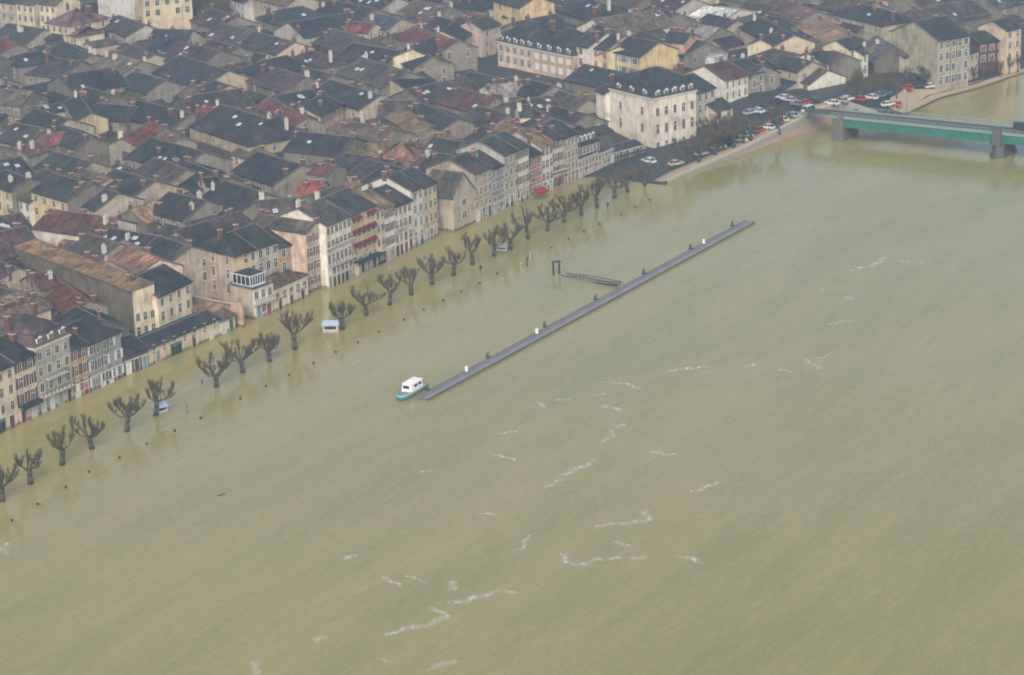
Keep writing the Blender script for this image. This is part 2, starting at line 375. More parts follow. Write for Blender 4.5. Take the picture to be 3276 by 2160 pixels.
# --- small shared meshes: a window of 1 m x 1 m unit (scaled), shutters, chimneys, dormers
def window_mesh(two):
    q = MB(); q.box(-.5, .5, -.02, .0, 0, 1, 1)
    for (x0, x1, z0, z1) in ((-.58, -.46, -.04, 1.06), (.46, .58, -.04, 1.06), (-.46, .46, .96, 1.06)): q.box(x0, x1, -.07, .0, z0, z1, 0)
    q.box(-.64, .64, -.14, 0, -.09, -.04, 0); q.box(-.03, .03, -.045, -.02, 0, .96, 2)
    if two: q.box(-.46, .46, -.045, -.02, .6, .64, 2)
    return q.mesh('window', [frame_m, glass_m, whitewood_m])
WIN = window_mesh(True); WIN2 = window_mesh(False)
q = MB(); q.box(-.5, .5, -.03, 0, 0, 1); 
for z in (0.15, .5, .82): q.box(-.46, .46, -.045, -.03, z, z+.07)
SHUT = q.mesh('shutter', [paint_m])
q = MB(); q.box(-.5, .5, -.03, 0, 0, 1, 0); q.box(-.57, -.5, -.08, 0, 0, 1.05, 1); q.box(.5, .57, -.08, 0, 0, 1.05, 1); q.box(-.5, .5, -.08, 0, 1, 1.05, 1); q.box(-.02, .02, -.04, -.03, 0, 1, 2)
DOOR = q.mesh('door', [paint_m, frame_m, dark_m])
q = MB(); q.box(-1.3, 1.3, -.04, 0, 0, .78, 1); q.box(-1.45, -1.3, -.12, 0, 0, 1, 0); q.box(1.3, 1.45, -.12, 0, 0, 1, 0); q.box(-1.3, 1.3, -.14, 0, .8, 1, 0); q.box(-1.3, 1.3, -.1, -.04, 0, .14, 0)
for x in (-.45, .4): q.box(x-.05, x+.05, -.08, -.04, .14, .8, 0)
SHOP = q.mesh('shopfront', [paint_m, glass_m])
def chimney_mesh(mat, pots):
    q = MB(); q.box(-.5, .5, -.35, .35, -1.6, 1, 0); q.box(-.58, .58, -.43, .43, .82, .95, 1)
    for k in range(pots):
        x = -.3+.6*k/max(1, pots-1) if pots > 1 else 0
        q.tube((x, 0, 1), (x, 0, 1.4), .13, .1, 6, 0)
    return q.mesh('chimney', [mat, rendercap_m])
CHIM = [chimney_mesh(brick_m, 2), chimney_mesh(brick_m, 1), chimney_mesh(rendercap_m, 2), chimney_mesh(dark_m if False else brick_m, 3)]
q = MB(); q.box(-.65, .65, 0, 1.8, 0, 1.5, 0); q.box(-.45, .45, -.05, 0, .15, 1.35, 1); q.box(-.03, .03, -.08, -.05, .15, 1.35, 0)
q.face([(-.85, -.2, 1.5), (.85, -.2, 1.5), (0, -.2, 2.05)], 0); q.face([(-.85, -.2, 1.5), (0, -.2, 2.05), (0, 2.2, 2.05), (-.85, 2.2, 1.5)], 2); q.face([(.85, -.2, 1.5), (.85, 2.2, 1.5), (0, 2.2, 2.05), (0, -.2, 2.05)], 2)
DORM = q.mesh('dormer', [whitewood_m, glass_m, dark_m])
q = MB(); q.box(-.5, .5, -.5, .5, -.03, .1, 0); q.box(-.42, .42, -.42, .42, .1, .12, 1)
SKYL = [q.mesh('skylight', [white_m, slate_m])]
q = MB(); q.box(-.5, .5, -.9, 0, -.12, .03, 0)
for k in range(9): q.box(-.5+k*.122, -.5+k*.122+.02, -.9, -.87, .03, .9, 1)
q.box(-.5, .5, -.92, -.86, .9, .95, 1)
AWNQ = MB(); AWNQ.face([(-.5, -.75, 0), (.5, -.75, 0), (.5, -.01, .42), (-.5, -.01, .42)]); AWNQ.face([(-.5, -.75, -.1), (.5, -.75, -.1), (.5, -.75, 0), (-.5, -.75, 0)])
for sx in (-.5, .5): AWNQ.face([(sx, -.75, -.1), (sx, -.75, 0), (sx, -.01, .42), (sx, -.01, -.1)])
AWN = AWNQ.mesh('window_awning', [plain('maroon_canvas', (.13, .02, .025), .8)])
BALC = q.mesh('balcony', [frame_m, dark_m])

HOUSES = []   # (root, label or None, mark phrase or None, meta)
class House: pass

def roof_polys(L, wf, wb, zef, zeb, zr, hl, hr, ov=0.4, og=0.2, lift=0.12):
    """top surface of a pitched roof: list of (points, u-axis, downslope)"""
    sf = (zr-zef)/max(wf, .01); sbk = (zr-zeb)/max(wb, .01) if wb > .2 else 0
    xl, xr = -L/2-og, L/2+og
    yF, zF = -wf-ov, zef-sf*ov; yB, zB = (wb+ov, zeb-sbk*ov) if wb > .2 else (wb+.1, zr)
    zF += lift; zB += lift; zR = zr+lift
    R0 = Vector((xl+(hl+og if hl else 0), 0, zR)); R1 = Vector((xr-(hr+og if hr else 0), 0, zR))
    if hl: xl -= ov-og
    if hr: xr += ov-og
    E0, E1, E2, E3 = Vector((xl, yF, zF)), Vector((xr, yF, zF)), Vector((xr, yB, zB)), Vector((xl, yB, zB))
    polys = [[E0, E1, R1, R0], [E2, E3, R0, R1]]
    if hl: polys.append([E3, E0, R0])
    if hr: polys.append([E1, E2, R1])
    rim = [E0, E1] + ([] if hr else [R1]) + [E2, E3] + ([] if hl else [R0])
    return polys, rim, (R0, R1)

def roof_mesh(polys, rim, ridge, th=0.24, cap=True):
    q = MB()
    for P in polys:
        nrm = (P[1]-P[0]).cross(P[2]-P[0]).normalized()
        ax = (P[1]-P[0]).normalized(); dn = nrm.cross(ax)
        q.face(P, 0, [(p.dot(ax), p.dot(dn)) for p in P])
        q.face([p-Vector((0, 0, th)) for p in reversed(P)], 0, [(p.x, p.y) for p in reversed(P)])
    for a, b_ in zip(rim, rim[1:]+rim[:1]):
        d = Vector((0, 0, th)); q.face([a-d, b_-d, b_, a], 0, [(0, 0), (1, 0), (1, .2), (0, .2)])
    if cap and (ridge[1]-ridge[0]).length > 1:
        a, b_ = ridge; q.tube(a+Vector((0, 0, -.02)), b_+Vector((0, 0, -.02)), .17, .17, 6, 1)
        for k, (p0, p1) in enumerate(zip(rim, rim[1:]+rim[:1])):
            if abs(p0.z-p1.z) > .3: q.tube(p0+Vector((0, 0, .0)), p1+Vector((0, 0, .0)), .11, .11, 4, 1)
    return q.mesh('roof', [roof_m, verge_m])

def walls_mesh(L, wf, wb, zef, zeb, zr, hl, hr, z0, flat=False):
    q = MB(); a, b_ = -L/2, L/2
    q.face([(a, -wf, z0), (b_, -wf, z0), (b_, -wf, zef), (a, -wf, zef)]); q.face([(b_, wb, z0), (a, wb, z0), (a, wb, zeb), (b_, wb, zeb)])
    for x, h in ((a, hl), (b_, hr)):
        P = [(x, wb, z0), (x, -wf, z0), (x, -wf, zef)] + ([] if h else [(x, 0, zr)]) + [(x, wb, zeb)]
        q.face(P if x == a else P[::-1])
    return q

def wing(root, x0, x1, y_out, y_in, zl, zh, z0, wc, rc, along='x'):
    """a lean-to against the front (along x) or the end (along y) of a house: its walls and its roof are two parts of the house"""
    P = (lambda x, y, z: (x, y, z)) if along == 'x' else (lambda x, y, z: (y, x, z))
    fl = along != 'x'
    q = MB()
    def F(pts, mi=0, uv=None):
        q.face(pts[::-1] if fl else pts, mi, (uv[::-1] if fl else uv) if uv else None)
    F([P(x0, y_out, z0), P(x1, y_out, z0), P(x1, y_out, zl), P(x0, y_out, zl)])
    for x in (x0, x1): q.face([P(x, y_out, z0), P(x, y_in, z0), P(x, y_in, zh), P(x, y_out, zl)])
    link('wing_wall', q.mesh('wing_wall', [wall_m]), root, color=wc)
    q = MB(); sg = 1 if y_in > y_out else -1; ov = .35; sl = (zh-zl)/abs(y_in-y_out); L = x1-x0; D = abs(y_in-y_out)+ov
    T_ = [P(x0-.15, y_out-sg*ov, zl-sl*ov+.12), P(x1+.15, y_out-sg*ov, zl-sl*ov+.12), P(x1+.15, y_in, zh+.12), P(x0-.15, y_in, zh+.12)]
    F(T_, 0, [(0, D), (L, D), (L, 0), (0, 0)])
    B_ = [(a, b_, c-.22) for a, b_, c in T_]
    for i in range(3): 
        j = (i+1) % 4 if i < 2 else 3
    for i, j in ((0, 1), (1, 2), (3, 0)): q.face([B_[i], B_[j], T_[j], T_[i]])
    F(B_[::-1])
    link('wing_roof', q.mesh('wing_roof', [roof_m]), root, color=rc)

def build_house(o, ang, L, wf, wb, zef, zr, roof='dk', wall='bei', zeb=None, hl=0, hr=0, side=None, z0=-1.5, win_f=None, win_l=None, win_r=None, chim=1, sky=0, label=None, mark=None,
                name='house', cat='house', group=None, shut=None, mans=0, dorm=(), balc=(), doors=0, awn=False, canopy=None, cornice=True, wings=0, col=None, wcol=None, ground=None, kind=None, dorml=(), arch=False, storey=3.1):
    """one house. Local x runs along the ridge, -y is the front; o = world point under the ridge's middle."""
    rnd = random.Random(int(o[0]*31+o[1]*17))
    if zeb is None: zeb = zr-(zr-zef)*(wb/wf if wf > .01 else 1)
    root = empty(name, (o[0], o[1], 0), ang, label or '?', cat, group)
    vis = 'r' if ang < 0 else 'l'
    rc = col or PAL[roof]; j = rnd.uniform(.85, 1.18); rc = tuple(min(1, c*j*rnd.uniform(.95, 1.05)) for c in rc)
    wc = wcol or WAL[wall]; j = rnd.uniform(.9, 1.08); wc = tuple(c*j for c in wc)
    zt_f, zt_b, zt_r = zef, zeb, zr
    q = walls_mesh(L, wf, wb, zef, zeb if wb > .2 else zr, zr, hl or mans, hr or mans, z0)
    link('wall', q.mesh('wall', [wall_m]), root, color=wc)
    if side:   # party walls of another colour stand a hand proud of the gables
        e = .06
        for x, h, sg in ((-L/2, hl, -1), (L/2, hr, 1)):
            s = MB(); P = [(x+sg*e, wb-.02, z0), (x+sg*e, -wf+.02, z0), (x+sg*e, -wf+.02, zef-.02)] + ([] if h else [(x+sg*e, 0, zr-.05)]) + [(x+sg*e, wb-.02, zeb-.02)]
            s.face(P if sg < 0 else P[::-1])
            link('party_wall', s.mesh('party_wall', [wall_m]), root, color=WAL[side])
    if mans:
        ins = 1.0; h1 = mans
        q = MB(); c0 = [(-L/2-.3, -wf-.3), (L/2+.3, -wf-.3), (L/2+.3, wb+.3), (-L/2-.3, wb+.3)]; c1 = [(-L/2+ins, -wf+ins), (L/2-ins, -wf+ins), (L/2-ins, wb-ins), (-L/2+ins, wb-ins)]
        q.prism(c0, zef, zef+.3, 1); q.prism([(-L/2-.1, -wf-.1), (L/2+.1, -wf-.1), (L/2+.1, wb+.1), (-L/2-.1, wb+.1)], zef+.3, zef+h1, 0, c1)
        rf = link('roof', q.mesh('roof', [roof_m, frame_m]), root, color=rc)
        polys, rim, rdg = roof_polys(L-2*ins, wf-ins, wb-ins, zef+h1, zef+h1, zr, max(1, min(wf, L/3)), max(1, min(wf, L/3)), .25, .2, .05)
        link('upper_roof', roof_mesh(polys, rim, rdg), root, color=rc)
    elif zr > zef+.3:
        polys, rim, rdg = roof_polys(L, wf, wb, zef, zeb, zr, hl, hr)
        rf = link('roof', roof_mesh(polys, rim, rdg), root, color=rc)
    else:
        q = MB(); q.box(-L/2-.15, L/2+.15, -wf-.15, wb+.15, zef-.02, zef+.12)
        for a, b_, c, d in ((-L/2-.15, L/2+.15, -wf-.15, -wf+.1), (-L/2-.15, L/2+.15, wb-.1, wb+.15), (-L/2-.15, -L/2+.1, -wf+.1, wb-.1), (L/2-.1, L/2+.15, -wf+.1, wb-.1)): q.box(a, b_, c, d, zef+.12, zef+.5)
        rf = link('roof', q.mesh('roof', [roof_m]), root, color=rc)
    def zroof(x, y):
        return zr-(zr-zef)*(-y)/max(wf, .1) if y < 0 else zr-(zr-zeb)*y/max(wb, .1)
    # chimneys: on or near the ridge and at the gables
    cs = chim if isinstance(chim, (list, tuple)) else [(rnd.choice([-.46, -.42, .42, .46, rnd.uniform(-.3, .3)]), rnd.choice([0.05, -.3, .3, -.5, .12])) for _ in range(chim)]
    for (fx, fy) in cs:
        x, y = fx*L, fy*(wf if fy < 0 else wb)
        k = rnd.choice([0, 0, 1, 1, 2, 3]); sc = rnd.uniform(.75, 1.15)
        link('chimney', CHIM[k], root, (x, y, max(zroof(x, y)+.45, zr-.3 if mans else -9)), (0, 0, rnd.choice([0, math.pi/2])), (sc, sc*.9, rnd.uniform(.8, 1.3)))
    for _ in range(sky):
        x, y = rnd.uniform(-.4, .4)*L, rnd.uniform(-.75, -.2)*wf
        link('skylight', SKYL[0], root, (x, y, zroof(x, y)+.16), (math.atan2(zr-zef, max(wf, .1)), 0, 0), (rnd.uniform(.7, 1.2), rnd.uniform(.8, 1.3), 1))
    gz = -.15 if ground is None else ground
    wvar = (rnd.uniform(.85, 1.1), rnd.uniform(.88, 1.1))
    def windows(face, spec):
        cols, rows = spec[0], spec[1]
        ws = spec[2] if len(spec) > 2 else 1.0; top = spec[3] if len(spec) > 3 else 0.0
        span = L if face == 'f' else wf+wb
        rows_z = [zef-top-2.25-storey*k for k in range(rows)]
        for r, z in enumerate(rows_z):
            for c_ in range(cols):
                if rnd.random() < .05 and cols > 2: continue
                f = (c_+.5)/cols; h = 1.9 if r or rows == 1 else 1.6
                if face == 'f': loc, rz = (-L/2+span*f, -wf-.003, z), 0
                elif face == 'l': loc, rz = (-L/2-(.065 if side else .003), wb-span*f, z), -math.pi/2
                else: loc, rz = (L/2+(.065 if side else .003), -wf+span*f, z), math.pi/2
                wd = link('window', WIN if (r+c_) % 2 else WIN2, root, loc, (0, 0, rz), (ws*1.1*wvar[0], 1, h*wvar[1]*(spec[4] if len(spec) > 4 else 1)))
                if awn and face == 'f' and r < 3: link('window_awning', AWN, wd, (0, 0, .62), None, (1.25, 1, 1))
                if shut:
                    if shut == 'shut':
                        link('shutter', SHUT, wd, (0, -.05, 0), None, (1, 1, 1), SHC['white'])
                    else:
                        for sg in (-1, 1): link('shutter', SHUT, wd, (sg*.86, -.01, -.02), None, (.52, 1, 1.04), SHC[shut])
    if win_f: windows('f', win_f)
    if win_l: windows('l', win_l)
    if win_r: windows('r', win_r)
    k = 0
    bays = doors
    while k < bays:
        f = (k+.5)/bays; pit = L/bays
        shc = rnd.choice([SHC['dark'], SHC['green'], SHC['blue'], SHC['brown'], SHC['red'], (.3, .28, .26), SHC['dark'], SHC['white']])
        if pit > 3.0 and rnd.random() < .6: link('shopfront', SHOP, root, (-L/2+L*f, -wf-.004, gz-.1), None, (min(1.15, pit/3.1), 1, 2.9), shc)
        else: link('door', DOOR, root, (-L/2+L*f, -wf-.004, gz-.1), None, (rnd.uniform(1.1, 1.5), 1, rnd.uniform(2.5, 2.9)), shc)
        k += 1
    if cornice and doors > 1:
        q = MB(); q.box(-L/2, L/2, -wf-.16, -wf-.002, zef-.38, zef-.12); link('cornice', q.mesh('cornice', [frame_m]), root)
        q = MB(); q.box(-L/2, L/2, -wf-.09, -wf-.002, 2.62, 2.8); link('string_course', q.mesh('string_course', [frame_m]), root)
    if canopy:
        q = MB(); q.box(-L/2+.1, L/2-.1, -wf-1.3, -wf-.01, canopy-.25, canopy); q.box(-L/2+.1, L/2-.1, -wf-1.32, -wf-1.28, canopy-.7, canopy-.25); link('shop_canopy', q.mesh('shop_canopy', [dark_m]), root)
    for fx in dorm: link('dormer', DORM, root, (fx*L, -wf+(.15 if mans else .9), zef+.35 if mans else zroof(0, -wf+.9)-.1))
    for fy in dorml: link('dormer', DORM, root, (-L/2+.15, fy*(wf+wb)+(wb-wf)/2, zef+.35), (0, 0, -math.pi/2))
    for k in range(wings):
        c2 = tuple(c*rnd.uniform(.75, 1.35) for c in PAL[rnd.choice(['dk', 'dk', 'br', 'br', 'wn', 'wn', 'tan'])]); w2 = tuple(c*rnd.uniform(.7, 1.05) for c in WAL[rnd.choice(['stn', 'sto', 'dst', 'bei'])])
        zh = zef-rnd.uniform(.3, 3.2); dp = rnd.uniform(2.2, 4.2); zl = zh-dp*rnd.uniform(.3, .45)
        if k == 0 or rnd.random() < .4:
            a = rnd.uniform(-.5, .05)*L; b_ = min(L*.5, a+rnd.uniform(.35, .6)*L); wing(root, a, b_, -wf-dp, -wf-.01, zl, zh, z0, w2, c2)
        else:
            sg = -1 if vis == 'l' else 1; a = rnd.uniform(-wf, -.2*wf); b_ = min(wb, a+rnd.uniform(.5, .9)*(wf+wb)); wing(root, a, b_, sg*(L/2+dp), sg*(L/2+.01), zl, min(zh, zef-.2), z0, w2, c2, 'y')
    for (fx, z, wdt) in balc: link('balcony', BALC, root, (fx*L, -wf, z), None, (wdt, 1, 1))
    HOUSES.append(dict(root=root, label=label, mark=mark, roof=roof, wall=wall, L=L, W=wf+wb, ang=ang, o=Vector((o[0], o[1], 0)), wf=wf, wb=wb, zr=zr, zef=zef, hip=bool(hl or hr), nch=len(cs), nsky=sky, mans=mans))
    return root

def from_line(p, q, off):
    """house frame from a horizontal line p -> q (left to right in the photo) that runs along the house, off = distance from the line back to the ridge"""
    d = Vector((q.x-p.x, q.y-p.y, 0)); L = d.length; d.normalize(); ang = math.atan2(d.y, d.x); n_ = Vector((-d.y, d.x, 0))
    c = Vector(((p.x+q.x)/2, (p.y+q.y)/2, 0))+n_*off
    return c, ang, L
PITCH_R = math.tan(math.radians(23))
def Q(t, xl, yl, xr, yr, ye, depth, roof, wall, gf=False, rise=None, **k):
    """river front: base line on the water and the eave's height at its left end, all read off the photo"""
    a = at(*T(t, xl, yl)); b_ = at(*T(t, xr, yr)); ze = zat(a, T(t, xl, ye)[1])
    if gf:   # gable to the river: ridge runs inland
        c, ang, Wd = from_line(a, b_, depth/2)
        zr = ze+(rise if rise is not None else PITCH_R*Wd/2)
        # local x from inland to river, front (-y) looks upstream (towards the camera's left)
        return build_house(c, ang-math.pi/2, depth, Wd/2, Wd/2, ze, zr, roof, wall, **k)
    c, ang, L = from_line(a, b_, depth/2)
    return build_house(c, ang, L, depth/2, depth/2, ze, ze+(PITCH_R*depth/2 if rise is None else rise), roof, wall, **k)
def E(t, xl, yl, xr, yr, ze, depth, roof, wall, mono=False, rise=None, **k):
    """eave line of a house whose foot is hidden, at a known eave height"""
    a = at(*T(t, xl, yl), ze); b_ = at(*T(t, xr, yr), ze)
    if mono:
        c, ang, L = from_line(a, b_, depth)
        return build_house(c, ang, L, depth, .1, ze, ze+(1.8 if rise is None else rise), roof, wall, **k)
    c, ang, L = from_line(a, b_, depth/2)
    return build_house(c, ang, L, depth/2, depth/2, ze, ze+(PITCH_R*depth/2 if rise is None else rise), roof, wall, **k)
FRONT = [at(*T('S', *p)) for p in ((-60, 1035), (0, 1008), (90, 965), (215, 918), (287, 885), (350, 855), (465, 800), (565, 745), (605, 740), (720, 688), (820, 640), (985, 578), (1100, 528), (1210, 470), (1290, 438), (1390, 400), (1530, 355))]
def behind(p):
    """distance of a point behind the line of river fronts (large beyond its downstream end)"""
    if uc(p) > uc(FRONT[-1])+2: return 99
    best = 1e9
    for a, b_ in zip(FRONT, FRONT[1:]):
        d = b_-a; s = max(0, min(1, (p-a).dot(d)/d.length_squared)); w = p-(a+d*s)
        if w.length < abs(best): best = w.length if w.dot(V) > 0 else -w.length
    return best
def RG(t, x0, y0, x1, y1, zr, w, roof, wall='bei', wb=None, drop=None, **k):
    """ridge line traced on the photo"""
    a = at(*T(t, x0, y0), zr); b_ = at(*T(t, x1, y1), zr); a.z = b_.z = 0
    d = b_-a; need = 10.5 + (w if abs(d.normalized().dot(V)) < .6 else 0)
    tries = 0
    while behind(b_) < need and tries < 60:
        if need > 10.6: a = a+V*.5; b_ = b_+V*.5
        else:
            b_ = b_-d.normalized()*.5
            if (b_-a).length < 7: a = a-d.normalized()*.5
        tries += 1
    c, ang, L = from_line(a, b_, 0)
    return build_house(c, ang, L, w, wb or w, zr-(PITCH_R*w if drop is None else drop), zr, roof, wall, **k)
# ----------------------------------------------------------------- the river front, upstream (left) to downstream (right)
QG = 'houses along the flooded quay'
kw = dict(group=QG, name='quay_house')
Q('D', -130, 1515, 131, 1394, 1079, 13, 'dk', 'crm', win_f=(4, 3), chim=1, doors=3, mark='the cream quay house in the bottom left corner', label='cream quay house cut by the photo\'s left edge with blue ground floor doors', **kw)
Q('D', 133, 1392, 277, 1325, 960, 13, 'dk', 'pnk', win_f=(2, 3), shut='brown', chim=1, doors=2, canopy=3.5, mark='the pinkish house with brown shutters', label='pinkish quay house with brown shutters and dark awning over its shopfront', **kw)
Q('D', 279, 1322, 517, 1215, 872, 14, 'pur', 'grn', win_f=(4, 3), chim=((-.47, -.1), (.47, .1)), mans=2.6, rise=4.6, dorm=(-.33, 0, .33), balc=((0.02, 6.2, 5.5), (0.0, 3.2, 9)), doors=4, mark='the grey-green dormer house', label='grey-green quay house with white dormers, two balconies and purple roof', **kw)
Q('D', 519, 1214, 633, 1165, 872, 12, 'dk', 'org', win_f=(2, 3), shut='brown', chim=0, doors=2, mark='the narrow orange house', label='narrow orange quay house with dark red-brown shutters', **kw)
Q('D', 635, 1163, 862, 1060, 834, 12, 'dk', 'blu', hr=4, win_f=(5, 3), shut='white', chim=1, doors=4, mark='the blue-grey house', label='blue-grey quay house with white shutters and hipped dark roof', **kw)
Q('D', 872, 1050, 1040, 987, 915, 9, 'dk', 'dst', chim=0, doors=3, label='low dark stone outbuilding between the blue-grey house and the garages', group='low buildings on the quay', name='outbuilding', cat='outbuilding')
Q('D', 1042, 986, 1535, 772, 857, 6.5, 'dk', 'crm', win_f=(7, 1, .7, -.6), chim=0, doors=4, rise=1.1, mark='the long low garages', label='long low cream garage row with dark doors below the tall gable house', group='low buildings on the quay', name='garage_row', cat='garage')
Q('D', 1537, 771, 1640, 725, 668, 5, 'tan', 'wht', chim=0, doors=2, rise=.8, label='small white lock-up with pale doors at the garages\' right end', group='low buildings on the quay', name='lock_up', cat='garage')
# tall house end-on to the river with its long stained party wall
E('D', 110, 150, 920, 460, 11.6, 5.0, 'och', 'stn', wcol=(.19, .165, .13), mono=True, rise=0.5, col=(.25, .165, .09), side='crm', win_r=(3, 2, .8, 4.2), chim=((-.28, .1), (-.05, .15), (.02, .1)), mark='the tall house with the stained side wall', label='tall narrow house with ochre roof, cream river end and long stained side wall', name='house', group='houses behind the quay')
E('D', 1095, 500, 1330, 390, 9.5, 13, 'dk', 'crm', win_f=(4, 2), chim=1, label='cream house with dark roof set back just right of the tall ochre-roofed house', group='houses behind the quay', name='house')
RG('D', 860, 110, 1110, 240, 12, 5, 'pnk' if False else 'sal', 'pnk', chim=1, label='salmon-roofed house with pink gable behind the set-back cream house', group='houses behind the quay')
E('D', 1632, 212, 1784, 165, 11.3, 13, 'dk', 'yel', win_f=(3, 2), hl=4, chim=1, side='bei', win_l=(3, 3, .8), mark='the yellow house with the big beige side wall', label='yellow quay house with tall beige side wall above the glass conservatory', **kw)
E('D', 1786, 163, 1936, 112, 11.5, 13, 'dk', 'gry', win_f=(3, 3), chim=1, label='grey quay house between the yellow house and the orange-yellow house', **kw)
E('D', 1938, 160, 2076, 118, 10.2, 13, 'dk', 'org', win_f=(2, 3), chim=0, shut='grey', mark='the orange-yellow terrace house', label='orange-yellow quay house above the planted roof terrace', **kw)
Q('D', 1772, 660, 1912, 610, 452, 6.5, 'gry', 'wht', rise=0, win_f=(3, 2), side='bei', chim=0, balc=((0, 3.2, 6),), doors=2, mark='the white terrace annexe', label='white flat-roofed annexe with balcony carrying a glass conservatory', group='low buildings on the quay', name='annexe', cat='annexe')
Q('D', 1916, 606, 2150, 500, 455, 6.5, 'tan', 'crm', rise=0, win_f=(5, 1, 1.2, .3), chim=0, doors=3, mark='the planted terrace annexe', label='low cream annexe with planted roof terrace below the orange-yellow house', group='low buildings on the quay', name='annexe', cat='annexe')
Q('X', 1105, 1408, 1277, 1336, 866, 15, 'wn', 'pnk', gf=True, win_r=(3, 4), shut='red', side='bei', chim=1, doors=3, mark='the red-shuttered gable house', label='pinkish quay house with red shutters and gable turned to the river', **kw)
Q('X', 1280, 1372, 1501, 1272, 800, 14, 'wn', 'wht', win_f=(6, 4), chim=1, balc=((0, 9.0, 10), (0, 5.0, 10)), doors=6, mark='the big white quay house', label='tall off-white quay house with two full-width balconies and many doors', **kw)
Q('X', 1508, 1262, 1722, 1165, 700, 14, 'dk', 'crm', wcol=(.62, .5, .3), win_f=(5, 4), awn=True, canopy=3.4, chim=1, doors=4, mark='the awning house', label='buff quay house with rows of dark red awnings over its windows', **kw)
Q('X', 1724, 1165, 1800, 1128, 655, 13, 'och', 'pnk', win_f=(2, 4), chim=1, doors=1, label='slim pinkish quay house just right of the house with dark red awnings', **kw)
Q('X', 1802, 1124, 1886, 1085, 648, 13, 'och', 'wht', win_f=(2, 4), chim=0, shut='dark', doors=2, label='white quay house with dark shutters, second right of the awning house', **kw)
Q('X', 1888, 1085, 1960, 1050, 628, 13, 'dk', 'pal', win_f=(2, 3), chim=1, doors=2, balc=((0, 6.3, 5),), label='pale grey quay house with one balcony, left of a cream one', **kw)
Q('X', 1962, 1048, 2046, 1008, 602, 13, 'dk', 'crm', win_f=(2, 3), chim=1, doors=2, label='cream quay house adjoining the tall grey-white house', **kw)
Q('X', 2048, 1005, 2150, 955, 486, 13, 'dk', 'pal', win_f=(2, 4), chim=1, doors=2, mark='the tall grey-white house', label='tall grey-white quay house directly left of the tall yellow house', **kw)
Q('X', 2152, 950, 2272, 890, 456, 13, 'dk', 'yel', win_f=(3, 4), side='stn', chim=1, doors=2, mark='the tall yellow quay house', label='tall yellow quay house at the corner of the stone yard', **kw)
E('Y', -30, 690, 140, 640, 4.2, 8, 'rust', 'stn', chim=0, label='low rust-roofed stone shed in the yard beside the tall yellow house', group='low buildings on the quay', name='shed', cat='shed')
RG('X', 2270, 470, 2400, 420, 8.5, 4.5, 'tan', 'stn', chim=1, label='tan-roofed stone house behind the rust-roofed yard shed', group='houses behind the quay')
Q('Y', 150, 972, 340, 885, 655, 8, 'wn', 'bei', gf=True, win_r=(1, 2, 1.5, .6), chim=1, doors=0, arch=True, mark='the stone gable house', label='pale stone house with steep gable and two arched openings towards the river', rise=4.6, **kw)
Q('Y', 342, 885, 500, 812, 445, 13, 'wn', 'bei', win_f=(4, 4), chim=1, doors=3, mark='the beige many-windowed house', label='beige stone quay house immediately right of the steep stone gable', **kw)
Q('Y', 502, 812, 606, 765, 402, 13, 'dk', 'blu', win_f=(3, 4), shut='blue', chim=1, doors=2, label='bluish quay house with blue shutters right of the beige stone one', **kw)
Q('Y', 608, 765, 740, 708, 276, 13, 'dk', 'grn', win_f=(3, 5), chim=1, doors=3, label='tall pale green quay house left of the white house with brown top floor', **kw)
Q('Y', 742, 708, 833, 668, 226, 13, 'dk', 'wht', win_f=(3, 4), shut='brown', chim=0, doors=2, label='white quay house with dark brown shutters left of the flower-hung house', **kw)
Q('Y', 835, 665, 945, 618, 296, 12, 'dk', 'org', wcol=(.45, .2, .14), win_f=(3, 4), shut='red', chim=0, doors=2, mark='the brick-orange house with the red awning', label='brick-orange quay house with red shutters above a red awning', **kw)
Q('Y', 947, 616, 1052, 578, 204, 14, 'och', 'pal', win_f=(3, 4), chim=2, doors=2, mark='the ochre-roofed quay house', label='pale quay house with small top windows and big ochre roof', **kw)
Q('Y', 1056, 575, 1143, 545, 140, 12, 'dk', 'pch', win_f=(2, 4), shut='dark', chim=1, doors=1, mark='the narrow peach house', label='narrow peach quay house with a dark balcony', balc=((0, 4.2, 6),), **kw)
Q('Y', 1146, 543, 1276, 490, 122, 13, 'dk', 'bei', win_f=(4, 4), chim=1, doors=4, label='tall beige stone quay house right of the narrow peach house', **kw)
Q('Y', 1279, 488, 1456, 414, 312, 7, 'gry', 'bei', rise=0, win_f=(6, 2), chim=0, doors=4, label='beige flat-roofed quay building with pale parapet, left of a longer one', group='low buildings on the quay', name='terrace_building', cat='building')
E('Y', 1280, 190, 1466, 132, 7.6, 13, 'dk', 'grn', win_f=(6, 2), chim=1, dorm=(-.3, -.1, .1, .3), mark='the set-back dormer house', label='grey-green set-back house with four small dormers above the flat-roofed building', group='houses behind the quay')
Q('Y', 1458, 412, 1600, 352, 258, 7, 'gry', 'gry', rise=0, win_f=(5, 2), chim=0, doors=4, label='grey flat-roofed quay building with cream parapet near the first dry trees', group='low buildings on the quay', name='terrace_building', cat='building')
Q('Y', 1602, 350, 1900, 270, 292, 9, 'br', 'dst', chim=0, doors=5, rise=1.6, label='low dark brown shed in front of the white mansard building', group='low buildings on the quay', name='shed', cat='shed')
